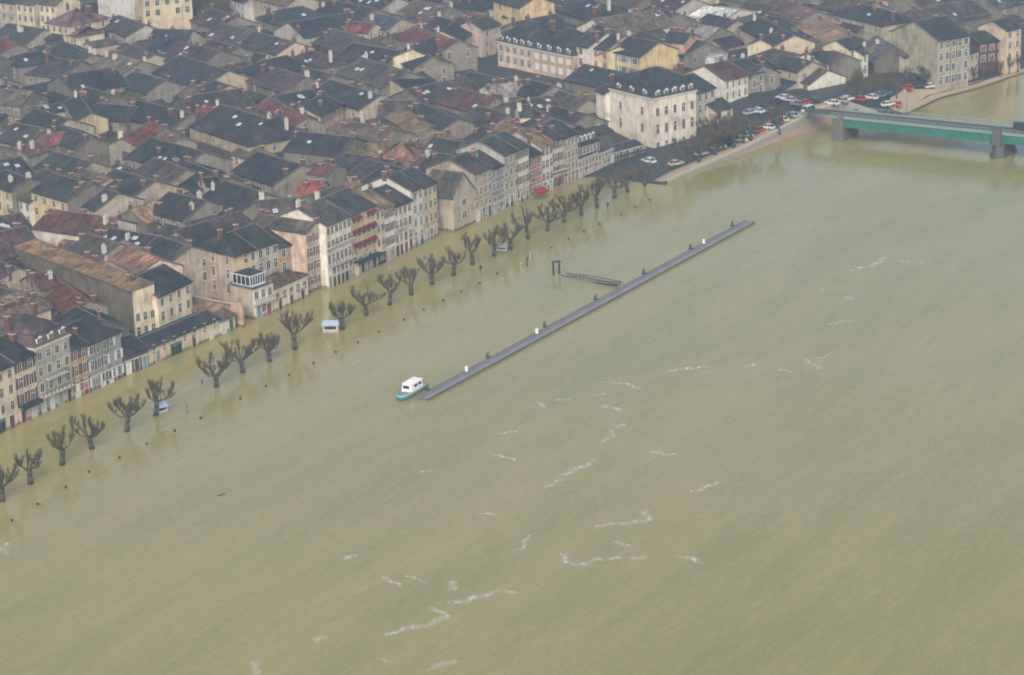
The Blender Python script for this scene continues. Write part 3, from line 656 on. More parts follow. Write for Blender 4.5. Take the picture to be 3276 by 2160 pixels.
# the big white mansard building and the houses beyond it
E('W', 1385, 905, 1775, 825, 13.5, 17, 'dk', 'wht', wcol=(.8, .73, .64), col=(.03, .032, .036), win_f=(5, 3, 1.05, 2.2, 1.5), win_l=(2, 2, 1.0, 2.2, 1.4), storey=4.6, mans=3.0, rise=6.0, dorm=(-.38, -.19, 0, .19, .38), dorml=(-.3, 0, .3), chim=2, mark='the white mansard building', label='big white corner building with grey mansard roof and rows of dormers', group='large buildings by the bridge', name='town_house', cat='building')
E('W', 868, 820, 952, 850, 12.5, 6, 'dk', 'wht', chim=0, label='thin off-white wing joined to the mansard building\'s left corner', group='large buildings by the bridge')
kw = dict(group='houses facing the dry quay by the bridge')
E('C', 97, 652, 226, 610, 11.5, 14, 'dk', 'grn', win_f=(3, 3), chim=1, label='grey-green house directly right of the white mansard building', **kw)
E('C', 226, 775, 350, 742, 6.5, 8, 'br', 'crm', win_f=(2, 1), chim=0, doors=2, label='low cream house with one dark doorway right of the grey-green house', **kw)
E('C', 290, 562, 456, 520, 11, 14, 'rust', 'wht', win_f=(4, 3, .8), chim=1, mark='the red-roofed white house', label='white house with rust-red roof and four windows per floor', **kw)
E('C', 458, 522, 563, 498, 10.5, 13, 'dk', 'gry', win_f=(3, 3), chim=1, label='grey house squeezed between the rust-roofed white house and another white one', **kw)
E('C', 565, 502, 668, 470, 9.5, 12, 'dk', 'wht', win_f=(3, 2), chim=1, label='white house with dark roof left of the low purple-roofed hall', **kw)
E('C', 690, 541, 888, 586, 6.5, 13, 'pur', 'wht', win_f=(3, 1, 1.3), chim=0, doors=3, mark='the low purple-roofed hall', label='low white hall with purple-brown roof facing the bridge approach', **kw)
E('C', 922, 546, 1002, 522, 7, 8, 'dk', 'wht', win_f=(2, 2), chim=1, label='small white house at the right end of the purple-roofed hall', **kw)
E('C', 985, 450, 1078, 424, 10, 11, 'dk', 'wht', win_f=(3, 2), chim=1, label='white house with dark windows behind the bridge trees', **kw)
E('C', 1080, 428, 1152, 404, 9.5, 10, 'dk', 'bei', win_f=(3, 2), chim=1, label='beige house left of the slender white tower house', **kw)
E('C', 1158, 346, 1250, 322, 13, 9, 'dk', 'crm', win_f=(2, 4, .8), chim=0, mark='the white tower house', label='slender white tower-like house behind the bridge trees', **kw)
E('C', 1250, 380, 1293, 366, 11.5, 8, 'dk', 'wht', win_f=(1, 3), chim=0, label='very narrow white house attached to the slender tower house', **kw)
RG('C', 1345, 250, 1480, 325, 12, 6, 'gry', 'dst', drop=4, chim=1, col=(.12, .13, .13), mark='the steep grey roof', label='steep grey-roofed barn-like house beside the slender tower house', **kw)
E('C', 1782, 286, 1997, 246, 15, 19, 'dk', 'bei', wcol=(.42, .38, .28), win_f=(5, 4, 1.1), shut='grey', chim=1, storey=3.3, mark='the four-storey building', label='four-storey beige building with grey shutters and wide blank gable', name='apartment_building', cat='building', group='large buildings by the bridge')
E('C', 1540, 402, 1700, 358, 9, 9, 'dk', 'bei', win_f=(2, 2), chim=0, label='beige house with dark roof tucked below the blank gable', **kw)
E('C', 2000, 372, 2062, 350, 9, 9, 'dk', 'bei', win_f=(2, 2), chim=0, label='small beige house between the four-storey building and the dark red house', **kw)
E('C', 2065, 302, 2246, 276, 10, 10, 'dk', 'brk', win_f=(3, 2, 1.4), chim=1, mark='the dark red house', label='dark red house with big white windows near the right edge', **kw)
E('C', 2256, 215, 2360, 190, 13, 10, 'dk', 'pch', win_f=(2, 3), chim=1, label='pink house right of the dark red house at the picture edge', **kw)

# ----------------------------------------------------------------- the old town, traced roof by roof
kw = dict(group='houses of the old town')
TOWN = [
 # type, tile, x0,y0,x1,y1, z, w/depth, roof, wall, opts
 # ---- upper left
 ('R', 'A', 450, 48, 615, 72, 17, 8, 'pink', 'crm', dict(hl=6, hr=6, win_f=(4, 3), win_r=(3, 3), mark='the cream hip-roofed villa', label='large cream villa with pinkish hip roof in the upper left')),
 ('R', 'A', 565, 175, 625, 188, 13, 5, 'pink', 'crm', dict(hl=4, hr=4, win_f=(3, 2), chim=0, label='small hip-roofed pavilion in front of the cream villa')),
 ('E', 'A', 270, 25, 385, 40, 17, 10, 'tan', 'crm', dict(win_f=(3, 3), label='tall cream block directly left of the hip-roofed villa')),
 ('E', 'A', 110, 20, 232, 36, 15, 10, 'tan', 'crm', dict(win_f=(3, 3), label='cream block two places left of the hip-roofed villa')),
 ('E', 'A', -60, 5, 105, 25, 14, 12, 'br', 'bei', dict(win_f=(3, 3), label='beige block in the top left corner')),
 ('E', 'A', 985, -60, 1330, -95, 19, 16, 'br', 'crm', dict(wcol=(.68, .58, .38), win_f=(5, 2, 1.1, 2.5), mark='the large pale abbey building', label='very large pale yellow abbey building at the top edge')),
 ('E', 'A', 930, -40, 983, -55, 17, 14, 'br', 'pal', dict(win_f=(1, 3), label='narrow greyish wing attached left of the abbey building')),
 ('E', 'A', 765, -40, 928, -30, 16, 12, 'br', 'crm', dict(win_f=(4, 3), label='cream range with arched entrance left of the abbey building')),
 ('E', 'A', 1600, -10, 1700, 20, 12, 10, 'br', 'pal', dict(win_f=(4, 2), label='pale ribbed house right of the dark abbey trees')),
 ('E', 'A', 1700, -25, 1990, 45, 13, 12, 'pink', 'bei', dict(win_f=(3, 1), mark='the dusty pink long roof', label='long pink-roofed house near the top edge right of the abbey trees')),
 ('R', 'A', 1075, 205, 1345, 210, 14, 10, 'dk', 'crm', dict(win_f=(3, 2, 1.2), mark='the wide dark roof', label='wide dark-roofed house with cream front and dark doors below the abbey')),
 ('E', 'A', 640, 330, 850, 295, 10, 5, 'tan', 'bei', dict(label='beige shed with pale tan roof below the hip-roofed villa')),
 ('R', 'A', 880, 300, 1075, 380, 12, 7, 'wn', 'bei', dict(label='weathered house with beige gable left of the wide dark roof')),
 ('R', 'A', 300, 395, 560, 425, 12, 8, 'br', 'bei', dict(hl=5, label='broad brown-roofed house with light ridge in the upper left')),
 ('R', 'A', 60, 165, 310, 205, 12, 9, 'wn', 'bei', dict(label='broad weathered roof left of the cream villa')),
 ('R', 'A', -40, 250, 110, 310, 12, 6, 'red', 'bei', dict(mark='the red roof at the left edge', label='red-roofed house cut by the left edge in the upper town')),
 ('R', 'A', 440, 290, 640, 380, 11, 5, 'dk', 'bei', dict(label='dark narrow roof running below the cream villa')),
 ('R', 'A', 600, 610, 800, 665, 12, 7, 'dk', 'bei', dict(label='dark-roofed house right of the little arched gable')),
 ('R', 'A', 555, 660, 640, 790, 12, 4, 'dk', 'yel', dict(wcol=(.5, .42, .28), win_l=(1, 1, 1.4), mark='the little arched gable', label='small house whose yellowish gable has one round-headed window')),
 ('R', 'A', 940, 500, 1150, 560, 12, 6, 'dk', 'bei', dict(label='dark-roofed house with light side strip in the upper left town')),
 ('R', 'A', 1250, 385, 1590, 495, 14, 8.5, 'dk', 'bei', dict(wcol=(.5, .42, .31), mark='the large beige gable', label='large dark-roofed house with broad beige gable in the upper left town')),
 ('R', 'A', 1440, 545, 1592, 597, 12, 5, 'dk', 'bei', dict(wcol=(.5, .42, .31), label='house with small beige gable in front of the large beige gable')),
 ('R', 'A', 1330, 590, 1420, 610, 11, 4, 'pink', 'pnk', dict(label='little pink gabled house left of the small beige gable')),
 ('R', 'A', 1375, 750, 1520, 745, 13.5, 4, 'red', 'crm', dict(wcol=(.62, .52, .4), drop=2.2, mark='the bright red roof', label='cream house with bright red roof at the big corner house\'s left end')),
 ('R', 'A', 1540, 730, 1960, 860, 14.5, 9.5, 'dk', 'bei', dict(wcol=(.45, .38, .27), hr=7, win_f=(6, 2, .8), win_r=(4, 2), sky=3, mark='the big corner house', label='big corner house with huge dark roof and rounded beige front')),
 ('E', 'A', 1990, 925, 2100, 870, 9.5, 11, 'dk', 'pal', dict(win_f=(4, 2), label='pale blue-white street house right of the big corner house')),
 ('E', 'A', 2105, 880, 2230, 815, 9.5, 11, 'dk', 'crm', dict(win_f=(4, 2), label='cream street house second right of the big corner house')),
 ('E', 'A', 2232, 815, 2390, 725, 10, 11, 'dk', 'pnk', dict(win_f=(5, 2), shut='red', mark='the pink street house', label='pink street house with red shutters third right of the big corner house')),
 ('R', 'A', 1880, 680, 2140, 820, 13, 4, 'pur', 'bei', dict(col=(.16, .06, .06), drop=2.0, mark='the red-purple roof strip', label='house with red-purple roof strip behind the big corner house')),
 ('R', 'A', 845, 965, 1062, 845, 12.5, 3.5, 'red', 'bei', dict(drop=1.8, mark='the long red ridge', label='house with long narrow red roof in the left town')),
 ('R', 'A', 1075, 860, 1260, 960, 11.5, 4, 'tan', 'bei', dict(label='tan-roofed house joined to the right end of the long red roof')),
 ('R', 'A', 680, 720, 960, 745, 12, 6, 'dk', 'bei', dict(chim=((-.3, .1), (.35, .1)), label='dark-roofed house with two pale chimneys above the long red roof')),
 ('R', 'A', 970, 700, 1330, 790, 12.5, 7, 'dk', 'bei', dict(label='long dark roof between the long red roof and the bright red roof')),
 ('R', 'A', 850, 980, 1010, 970, 11, 7, 'wn', 'bei', dict(wcol=(.4, .37, .32), hr=3, label='weathered house with pale grey gable just below the long red roof')),
 ('R', 'A', 1060, 960, 1420, 1060, 12, 8, 'dk', 'bei', dict(sky=2, label='long dark roof with white skylights right of the pale grey gable')),
 ('E', 'A', 1612, 1072, 1757, 1115, 8, 7, 'tan', 'crm', dict(wcol=(.68, .55, .42), win_f=(2, 1, .9), chim=((.3, .2),), mark='the small pale house', label='small pale house with white chimney below the big corner house')),
 ('R', 'A', 280, 950, 440, 920, 11.5, 4, 'rust', 'bei', dict(col=(.2, .075, .065), mark='the short red roof', label='house with short faded red roof near the left edge')),
 ('R', 'A', 105, 1025, 260, 985, 11, 4, 'pink', 'bei', dict(label='house with dull pink roof left of the short red roof')),
 ('R', 'A', 20, 620, 230, 640, 12, 6, 'tan', 'bei', dict(chim=2, label='tan-roofed house with dark chimneys at the left edge')),
 ('R', 'A', 250, 760, 480, 830, 12, 7, 'dk', 'bei', dict(chim=2, label='dark broad roof left of the little arched gable')),
 ('R', 'A', 110, 860, 330, 900, 12, 7, 'br', 'bei', dict(sky=2, label='brown broad roof above the short red roof')),
 ('R', 'A', 380, 1060, 640, 1130, 12, 6, 'dk', 'bei', dict(label='dark roof right of the short red roof')),
 ('R', 'A', 420, 870, 640, 960, 12, 5, 'dk', 'bei', dict(label='dark roof along the narrow street above the short red roof')),
 ('E', 'A', 215, 1330, 468, 1403, 11.5, 13, 'dk', 'yel', dict(side='stn', wcol=(.66, .53, .3), win_f=(4, 3), mark='the yellow street house on the left', label='yellow house with dark roof on the street near the left edge')),
 ('E', 'A', 470, 1408, 664, 1468, 9.5, 13, 'dk', 'bei', dict(wcol=(.5, .45, .37), win_f=(3, 2), label='greyish beige house right of the yellow street house')),
 ('E', 'A', -90, 1275, 76, 1336, 11, 10, 'dk', 'yel', dict(side='stn', wcol=(.66, .55, .34), win_f=(3, 3), label='yellow house cut by the left edge beside a brown-roofed one')),
 ('E', 'A', 82, 1368, 210, 1412, 9, 9, 'wn', 'wht', dict(win_f=(3, 2), label='off-white house with brown roof left of the yellow street house')),
 ('R', 'A', 300, 1180, 560, 1240, 13, 7, 'dk', 'bei', dict(chim=2, label='dark roof behind the yellow street house')),
 ('R', 'A', 580, 1180, 760, 1240, 12, 4, 'tan', 'bei', dict(label='tan strip roof behind the greyish beige house')),
 ('R', 'A', 800, 1180, 1080, 1260, 12.5, 8, 'dk', 'bei', dict(label='big dark roof right of the narrow street')),
 ('R', 'A', 900, 1465, 1070, 1405, 10.5, 4.5, 'ora', 'bei', dict(drop=2.4, mark='the ochre roof', label='small pale orange roof right of the greyish beige house')),
 ('R', 'A', 1180, 1340, 1440, 1400, 12, 7, 'dk', 'bei', dict(label='dark roof below a light wall right of the pale orange roof')),
 ('E', 'A', 1440, 1300, 1545, 1285, 10.5, 6, 'dk', 'gry', dict(label='house with plain grey end wall left of the bright orange-red roof')),
 ('R', 'A', 1080, 1100, 1300, 1180, 12, 6, 'pur', 'bei', dict(label='purple-brown roof left of the small pale house')),
 ('R', 'A', 1300, 1120, 1560, 1230, 11.5, 7, 'dk', 'bei', dict(sky=1, label='dark roof directly left of the small pale house')),
 ('R', 'A', 1800, 1060, 2100, 1150, 11.5, 8, 'dk', 'bei', dict(label='broad dark roof right of the small pale house')),
 ('R', 'A', 2200, 1130, 2345, 1150, 11, 4, 'pink', 'bei', dict(col=(.18, .09, .085), label='pinkish red roof above the bright orange-red roof')),
 ('R', 'A', 2085, 1262, 2265, 1262, 10.5, 4, 'red', 'wht', dict(col=(.26, .075, .05), drop=2, mark='the bright orange-red roof', label='small bright orange-red roof with white gable in mid town')),
 ('R', 'A', 1560, 1260, 1850, 1350, 12.5, 7, 'dk', 'bei', dict(label='dark roof right of the plain grey end wall')),
 ('R', 'A', 1800, 1400, 2110, 1370, 12, 6, 'wn', 'bei', dict(sky=1, label='weathered roof with dormer below the bright orange-red roof')),
 ('R', 'A', 1810, 1500, 2060, 1540, 13, 7, 'tan', 'bei', dict(col=(.15, .12, .095), label='large weathered tan roof behind the red-shuttered gable house')),
 ('R', 'A', 2150, 1360, 2380, 1290, 13, 6.5, 'wn', 'bei', dict(label='weathered roof behind the big white quay house')),
 # ---- D tile: behind the near quay
 ('R', 'D', -60, 230, 120, 300, 11, 6, 'pur', 'bei', dict(label='purple-brown roof left of the rust-red roof near the left edge')),
 ('R', 'D', 200, 355, 350, 320, 10, 4, 'rust', 'bei', dict(drop=2, label='small rust-red ridge roof beside the stained side wall')),
 ('R', 'D', 340, 330, 620, 530, 8, 5, 'rust', 'bei', dict(col=(.13, .05, .035), mark='the rust-red roof', label='long rust-red roof leaning against the stained side wall')),
 ('R', 'D', -60, 420, 170, 480, 11, 6, 'pur', 'bei', dict(sky=1, label='purple-brown roof behind the grey-green dormer house')),
 ('R', 'D', 530, 570, 830, 720, 8, 5, 'dk', 'dst', dict(label='dark roof behind the blue-grey house')),
 ('R', 'D', 0, 20, 110, 30, 10, 6, 'dk', 'bei', dict(label='dark roof left of the tall ochre roof')),
 ('R', 'D', 620, 60, 830, 130, 12.5, 7, 'wn', 'bei', dict(label='weathered roof behind the tall ochre-roofed house')),
 ('R', 'D', 760, 20, 1100, 80, 12.5, 8, 'dk', 'bei', dict(sky=5, mark='the skylight roof', label='dark roof dotted with many white skylights behind the salmon-roofed house')),
 ('R', 'D', 1110, 80, 1330, 150, 13, 6, 'dk', 'bei', dict(label='dark roof left of the yellow house with beige side wall')),
 ('E', 'D', 1270, 572, 1500, 620, 3.6, 6, 'och', 'bei', dict(rise=1.2, chim=0, col=(.3, .2, .12), label='low ochre shed in the walled court beside the garages')),
 ('R', 'D', 1100, 640, 1330, 700, 5, 5, 'dk', 'dst', dict(chim=0, label='low dark roof in the court behind the garages')),
 # ---- B tile
 ('E', 'B', 1060, 5, 1245, 55, 15, 12, 'br', 'yel', dict(wcol=(.68, .53, .29), win_f=(2, 1), mark='the bright yellow building', label='bright yellow building at the top edge, centre')),
 ('E', 'B', 1125, 120, 1235, 130, 11, 7, 'br', 'yel', dict(wcol=(.66, .52, .26), label='lower yellow house in front of the bright yellow building')),
 ('E', 'B', 1088, 292, 1332, 346, 12, 14, 'dk', 'pnk', dict(win_f=(5, 2), shut='grey', mans=2.4, rise=6, dorm=(-.4, -.2, 0, .2, .4), mark='the long pink dormer range', label='long pinkish range with dormers and grey shutters in mid town')),
 ('E', 'B', 1334, 347, 1612, 402, 12, 14, 'dk', 'pnk', dict(wcol=(.5, .38, .27), win_f=(5, 2, 1.5), shut='shut', mans=2.4, rise=6, dorm=(-.35, -.1, .15, .38), label='tan range with white window panels right of the pinkish dormer range')),
 ('E', 'B', 1614, 312, 1722, 332, 15, 14, 'dk', 'wht', dict(win_f=(1, 4, 1.3), mark='the tall white house', label='tall white house standing between the tan range and a pink-shuttered house')),
 ('E', 'B', 1724, 330, 1850, 352, 14.5, 14, 'dk', 'pnk', dict(wcol=(.68, .54, .44), win_f=(2, 3, 1.2), shut='red', label='cream-pink house with red shutters right of the tall white house')),
 ('E', 'B', 1852, 352, 2085, 398, 14, 14, 'dk', 'yel', dict(win_f=(3, 2, 1.5), shut='blue', mark='the yellow house with blue shutters', label='yellow house with blue-green shutters behind the white mansard building')),
 ('E', 'B', 2088, 395, 2235, 285, 13, 12, 'dk', 'yel', dict(wcol=(.64, .52, .3), win_f=(3, 2), label='yellow street wing turning the corner behind the white mansard building')),
 ('E', 'B', 2235, 285, 2390, 300, 12.5, 9, 'dk', 'pnk', dict(wcol=(.58, .36, .26), label='pink-walled house right of the yellow street wing')),
 ('E', 'B', 640, 410, 840, 285, 11, 12, 'dk', 'crm', dict(win_f=(6, 2), mark='the cream street row', label='cream street house with rows of windows left of the pinkish dormer range')),
 ('E', 'B', 842, 284, 965, 180, 11.5, 12, 'dk', 'pnk', dict(win_f=(5, 2), label='pink street house behind the cream street house')),
 ('E', 'B', 978, 205, 1110, 170, 13, 9, 'br', 'pnk', dict(wcol=(.55, .44, .38), win_f=(2, 3), label='pale pink tower-like house left of the lower yellow house')),
 ('R', 'B', 500, 185, 815, 285, 14, 6, 'pur', 'bei', dict(col=(.17, .07, .075), mark='the long red-purple roof', label='long red-purple roof in the upper middle of the town')),
 ('R', 'B', 60, 150, 230, 160, 12, 5, 'red', 'crm', dict(col=(.18, .06, .06), label='short red roof with cream end wall in the upper middle')),
 ('R', 'B', 260, 100, 420, 130, 12, 6, 'gry', 'bei', dict(col=(.06, .08, .11), label='bluish metal roof right of the short red roof')),
 ('R', 'B', 80, 300, 420, 360, 12, 9, 'dk', 'bei', dict(sky=2, label='broad dark roof with skylights below the short red roof')),
 ('R', 'B', 140, 400, 460, 500, 12.5, 8, 'wn', 'bei', dict(sky=2, label='broad weathered roof with white skylights in mid town')),
 ('R', 'B', 480, 320, 640, 400, 12, 6, 'dk', 'bei', dict(label='dark roof left of the cream street house')),
 ('R', 'B', 350, 560, 560, 500, 11, 6, 'dk', 'bei', dict(chim=((-.45, .0),), label='dark roof with tall white chimney in mid town')),
 ('R', 'B', 890, 500, 1170, 560, 9, 6, 'dk', 'wht', dict(label='white-walled house below the pinkish dormer range')),
 ('R', 'B', 1000, 600, 1240, 570, 11, 5, 'gry', 'wht', dict(col=(.3, .3, .29), mark='the white gable', label='house with large whitish gable in mid town')),
 ('R', 'B', 1330, 560, 1480, 600, 11.5, 6, 'dk', 'bei', dict(win_r=(2, 2), mark='the beige gable house', label='beige gabled house below the tan range')),
 ('R', 'B', 1150, 540, 1380, 570, 9, 4.5, 'dk', 'bei', dict(wings=0, label='dark roof between the whitish gable and the tan range')),
 ('R', 'B', 1480, 620, 1720, 700, 10, 5, 'wn', 'bei', dict(label='weathered roof right of the beige gabled house')),
 ('R', 'B', 265, 990, 600, 1000, 11.5, 6.5, 'sal', 'bei', dict(col=(.2, .12, .09), hl=7, hr=7, drop=3.4, mark='the salmon hip roof', label='salmon hip-roofed house in the middle of the town')),
 ('E', 'B', -40, 930, 255, 985, 10, 10, 'tan', 'bei', dict(wcol=(.26, .22, .16), mark='the dark blank wall', label='tan-roofed hall with dark blank wall left of the salmon hip roof')),
 ('R', 'B', 560, 880, 740, 940, 10.5, 5, 'tan', 'bei', dict(col=(.26, .21, .14), label='light tan roof right of the salmon hip roof')),
 ('R', 'B', 640, 960, 860, 990, 11.5, 6, 'br', 'bei', dict(sky=1, label='brown roof with long white skylight right of the salmon hip roof')),
 ('R', 'B', 1150, 850, 1460, 985, 13, 6, 'och', 'pnk', dict(mark='the ochre ridge roof', label='long ochre roof behind the ochre-roofed quay house')),
 ('E', 'B', 1245, 815, 1330, 810, 13, 9, 'pnk' if False else 'wn', 'crm', dict(label='house with whitish triangular gable right of the long ochre roof')),
 ('R', 'B', 1340, 760, 1580, 880, 13.5, 6.5, 'pur', 'bei', dict(chim=2, label='purple-brown roof behind the narrow peach house')),
 ('R', 'B', 580, 1080, 940, 1170, 12, 8, 'wn', 'bei', dict(mark='the broad striped roof', label='broad weathered roof behind the steep stone gable')),
 ('R', 'B', 740, 1080, 1040, 1150, 13, 7, 'br', 'bei', dict(label='brown roof behind the beige stone quay house')),
 ('R', 'B', 80, 1262, 440, 1400, 12.5, 4.5, 'och', 'bei', dict(col=(.27, .17, .09), label='ochre roof strip behind the slim pinkish quay house')),
 ('R', 'B', 320, 1140, 670, 1260, 13, 7, 'dk', 'bei', dict(label='long dark roof behind the tall yellow quay house')),
 ('R', 'B', 190, 1110, 440, 1180, 12, 6, 'pur', 'bei', dict(sky=1, label='purple-brown roof with a white edge below the salmon hip roof')),
 ('R', 'B', 1000, 880, 1180, 960, 12, 6, 'pur', 'bei', dict(label='purple-brown roof left of the long ochre roof')),
 ('R', 'B', 960, 740, 1160, 800, 12, 6, 'br', 'bei', dict(label='brown roof below the whitish gable')),
 ('R', 'B', 1480, 740, 1720, 800, 11.5, 7, 'dk', 'bei', dict(label='dark roof left of the white mansard building')),
 ('R', 'B', 100, 820, 400, 900, 11.5, 6, 'pur', 'bei', dict(label='purple-brown roof above the tan-roofed hall')),
 ('R', 'B', 60, 830, 220, 900, 11.5, 6, 'tan', 'bei', dict(label='tan roof beside the pink street house')),
 ('R', 'B', 280, 700, 520, 700, 11.5, 7, 'wn', 'bei', dict(label='weathered roof with light ridge right of the pink street house')),
 ('R', 'B', 560, 720, 820, 830, 11.5, 7, 'dk', 'bei', dict(label='dark roof left of the whitish gable')),
 ('R', 'B', 420, 760, 560, 850, 11, 4, 'och', 'bei', dict(col=(.24, .17, .1), label='ochre strip roof above the light tan roof')),
 # ---- C tile
 ('R', 'C', 160, 40, 400, 70, 11, 8, 'wht', 'wht', dict(col=(.66, .66, .62), drop=1.6, chim=0, mark='the white striped roof', label='shed with white ridged roof near the top right of centre')),
 ('R', 'C', 80, 165, 260, 195, 11, 6, 'gry', 'bei', dict(col=(.3, .3, .3), label='house with pale grey roof below the white ridged roof')),
 ('E', 'C', 395, 190, 640, 320, 10, 12, 'dk', 'crm', dict(wcol=(.6, .48, .36), win_f=(5, 1), mark='the cream gable range', label='long cream-walled house with dark roof upper right')),
 ('E', 'C', 640, 325, 728, 275, 9.5, 8, 'dk', 'crm', dict(win_f=(3, 1), label='cream street house right of the long cream-walled house')),
 ('R', 'C', 940, 130, 1150, 245, 12, 6, 'ora', 'bei', dict(drop=2.2, mark='the pale orange roof', label='long pale orange roof in the upper right')),
 ('R', 'C', 740, 10, 940, 80, 12, 6, 'pink', 'bei', dict(label='pinkish roof at the top edge above the pale orange roof')),
 ('R', 'C', 170, 380, 310, 380, 11, 6, 'wht', 'bei', dict(col=(.55, .55, .53), chim=0, drop=1, label='small white flat-pitched roof behind the rust-roofed white house')),
 ('R', 'C', 330, 420, 560, 460, 12, 7, 'dk', 'bei', dict(label='dark roof right of the small white roof')),
 ('R', 'C', 680, 380, 900, 430, 11.5, 5, 'br', 'bei', dict(label='brown roof behind the purple-roofed hall')),
 ('R', 'C', 980, 330, 1140, 385, 12, 4.5, 'pur', 'bei', dict(label='purple-brown roof left of the slender tower house')),
 ('R', 'C', 1180, 250, 1320, 300, 12, 4.5, 'pur', 'bei', dict(label='purple-brown roof behind the slender tower house')),
 ('R', 'C', 0, 250, 160, 300, 12, 7, 'dk', 'bei', dict(label='dark roof behind the white mansard building')),
]
for typ, t, x0, y0, x1, y1, z, wd, roof, wall, opt in TOWN:
    o = dict(opt); o.setdefault('chim', R.choice([2, 2, 3, 4])); wall = R.choice(['sto', 'stn', 'sto', 'bei']) if wall == 'bei' and 'wcol' not in o and typ == 'R' else wall;
    if typ == 'R' and wd > 4: o.setdefault('wings', R.choice([1, 2, 2]))
    o.update(kw)
    if typ == 'R' and not any(k_ in o for k_ in ('win_f', 'win_l', 'win_r')) and wd > 4.5:
        steep = (y1-y0) < -.15*(x1-x0); o['win_f'] = (R.choice([2, 3, 3, 4]), 2)
        if R.random() < .6: o['win_l' if steep else 'win_r'] = (2, R.choice([1, 2]))
    (RG if typ == 'R' else E)(t, x0, y0, x1, y1, z, wd, roof, wall, **o)

# ----------------------------------------------------------------- the rest of the town: fill the gaps the tracing left
CELL = 1.5
occ = {}
def cells(o, ang, L, wf, wb, sh=0.0):
    ca, sa = math.cos(ang), math.sin(ang); out = set()
    nx = max(2, int((L-2*sh)/CELL)+1); ny = max(2, int((wf+wb-2*sh)/CELL)+1)
    for i in range(nx+1):
        for j in range(ny+1):
            x = -L/2+sh+(L-2*sh)*i/nx; y = -wf+sh+(wf+wb-2*sh)*j/ny
            out.add((int((o.x+x*ca-y*sa)//CELL), int((o.y+x*sa+y*ca)//CELL)))
    return out
for h in HOUSES:
    for c in cells(h['o'], h['ang'], h['L'], h['wf'], h['wb']): occ[c] = 1
def block_line(p, q, w):      # keep streets and yards free
    d = q-p; n_ = max(2, int(d.length/CELL)); nrm = Vector((-d.y, d.x, 0)).normalized()
    for i in range(n_+1):
        for j in range(-int(w/CELL), int(w/CELL)+1):
            c = p+d*(i/n_)+nrm*(j*CELL*.5*1.0); occ[(int(c.x//CELL), int(c.y//CELL))] = 1
for (t, x0, y0, x1, y1, w) in (('A', 640, 880, 790, 1180, 3), ('A', 1100, 770, 1330, 860, 3), ('A', 0, 850, 100, 1100, 6), ('B', 560, 520, 900, 640, 3), ('A', 660, 1500, 380, 1440, 4), ('C', 600, 680, 1000, 780, 12), ('C', 1000, 700, 1560, 640, 14), ('C', 1560, 640, 2300, 520, 8), ('B', 1130, 470, 1640, 560, 5), ('A', 1420, 40, 1620, 190, 9), ('C', 60, 1000, 560, 850, 6), ('B', 1900, 1050, 2300, 900, 8)):
    block_line(at(*T(t, x0, y0), 3), at(*T(t, x1, y1), 3), w)
for h, (typ, t, x0, y0, x1, y1, z, wd, roof, wall, opt) in zip(HOUSES[len(HOUSES)-len(TOWN):], TOWN):
    if typ == 'E' and 'win_f' in opt:      # a street in front of every windowed front
        ca, sa = math.cos(h['ang']), math.sin(h['ang']); d = h['wf']+4.5
        for c in cells(h['o']+Vector((sa*d, -ca*d, 0)), h['ang'], h['L'], 4.2, 4.2): occ[c] = 1
def inland(p):     # distance behind the quay edge
    best = 1e9
    for a, b_ in zip(EDGE, EDGE[1:]):
        d = (b_-a); L = d.length; d = d/L; s = max(0, min(L, (p-a).dot(d))); q = a+d*s
        dd = (p-q).length
        if dd < abs(best): best = dd if (p-q).cross(d).z < 0 else -dd
    return best
NAUTO = 0
org = Vector((-60, 700, 0))
AZ2 = math.radians(54)
UU = Vector((math.sin(AZ2), math.cos(AZ2), 0)); VV = Vector((-math.cos(AZ2), math.sin(AZ2), 0))
cand = []
for i in range(-60, 60):
    for j in range(-60, 60):
        cand.append(org+UU*(i*6.5+R.uniform(-2, 2))+VV*(j*6.5+R.uniform(-2, 2)))
R.shuffle(cand)
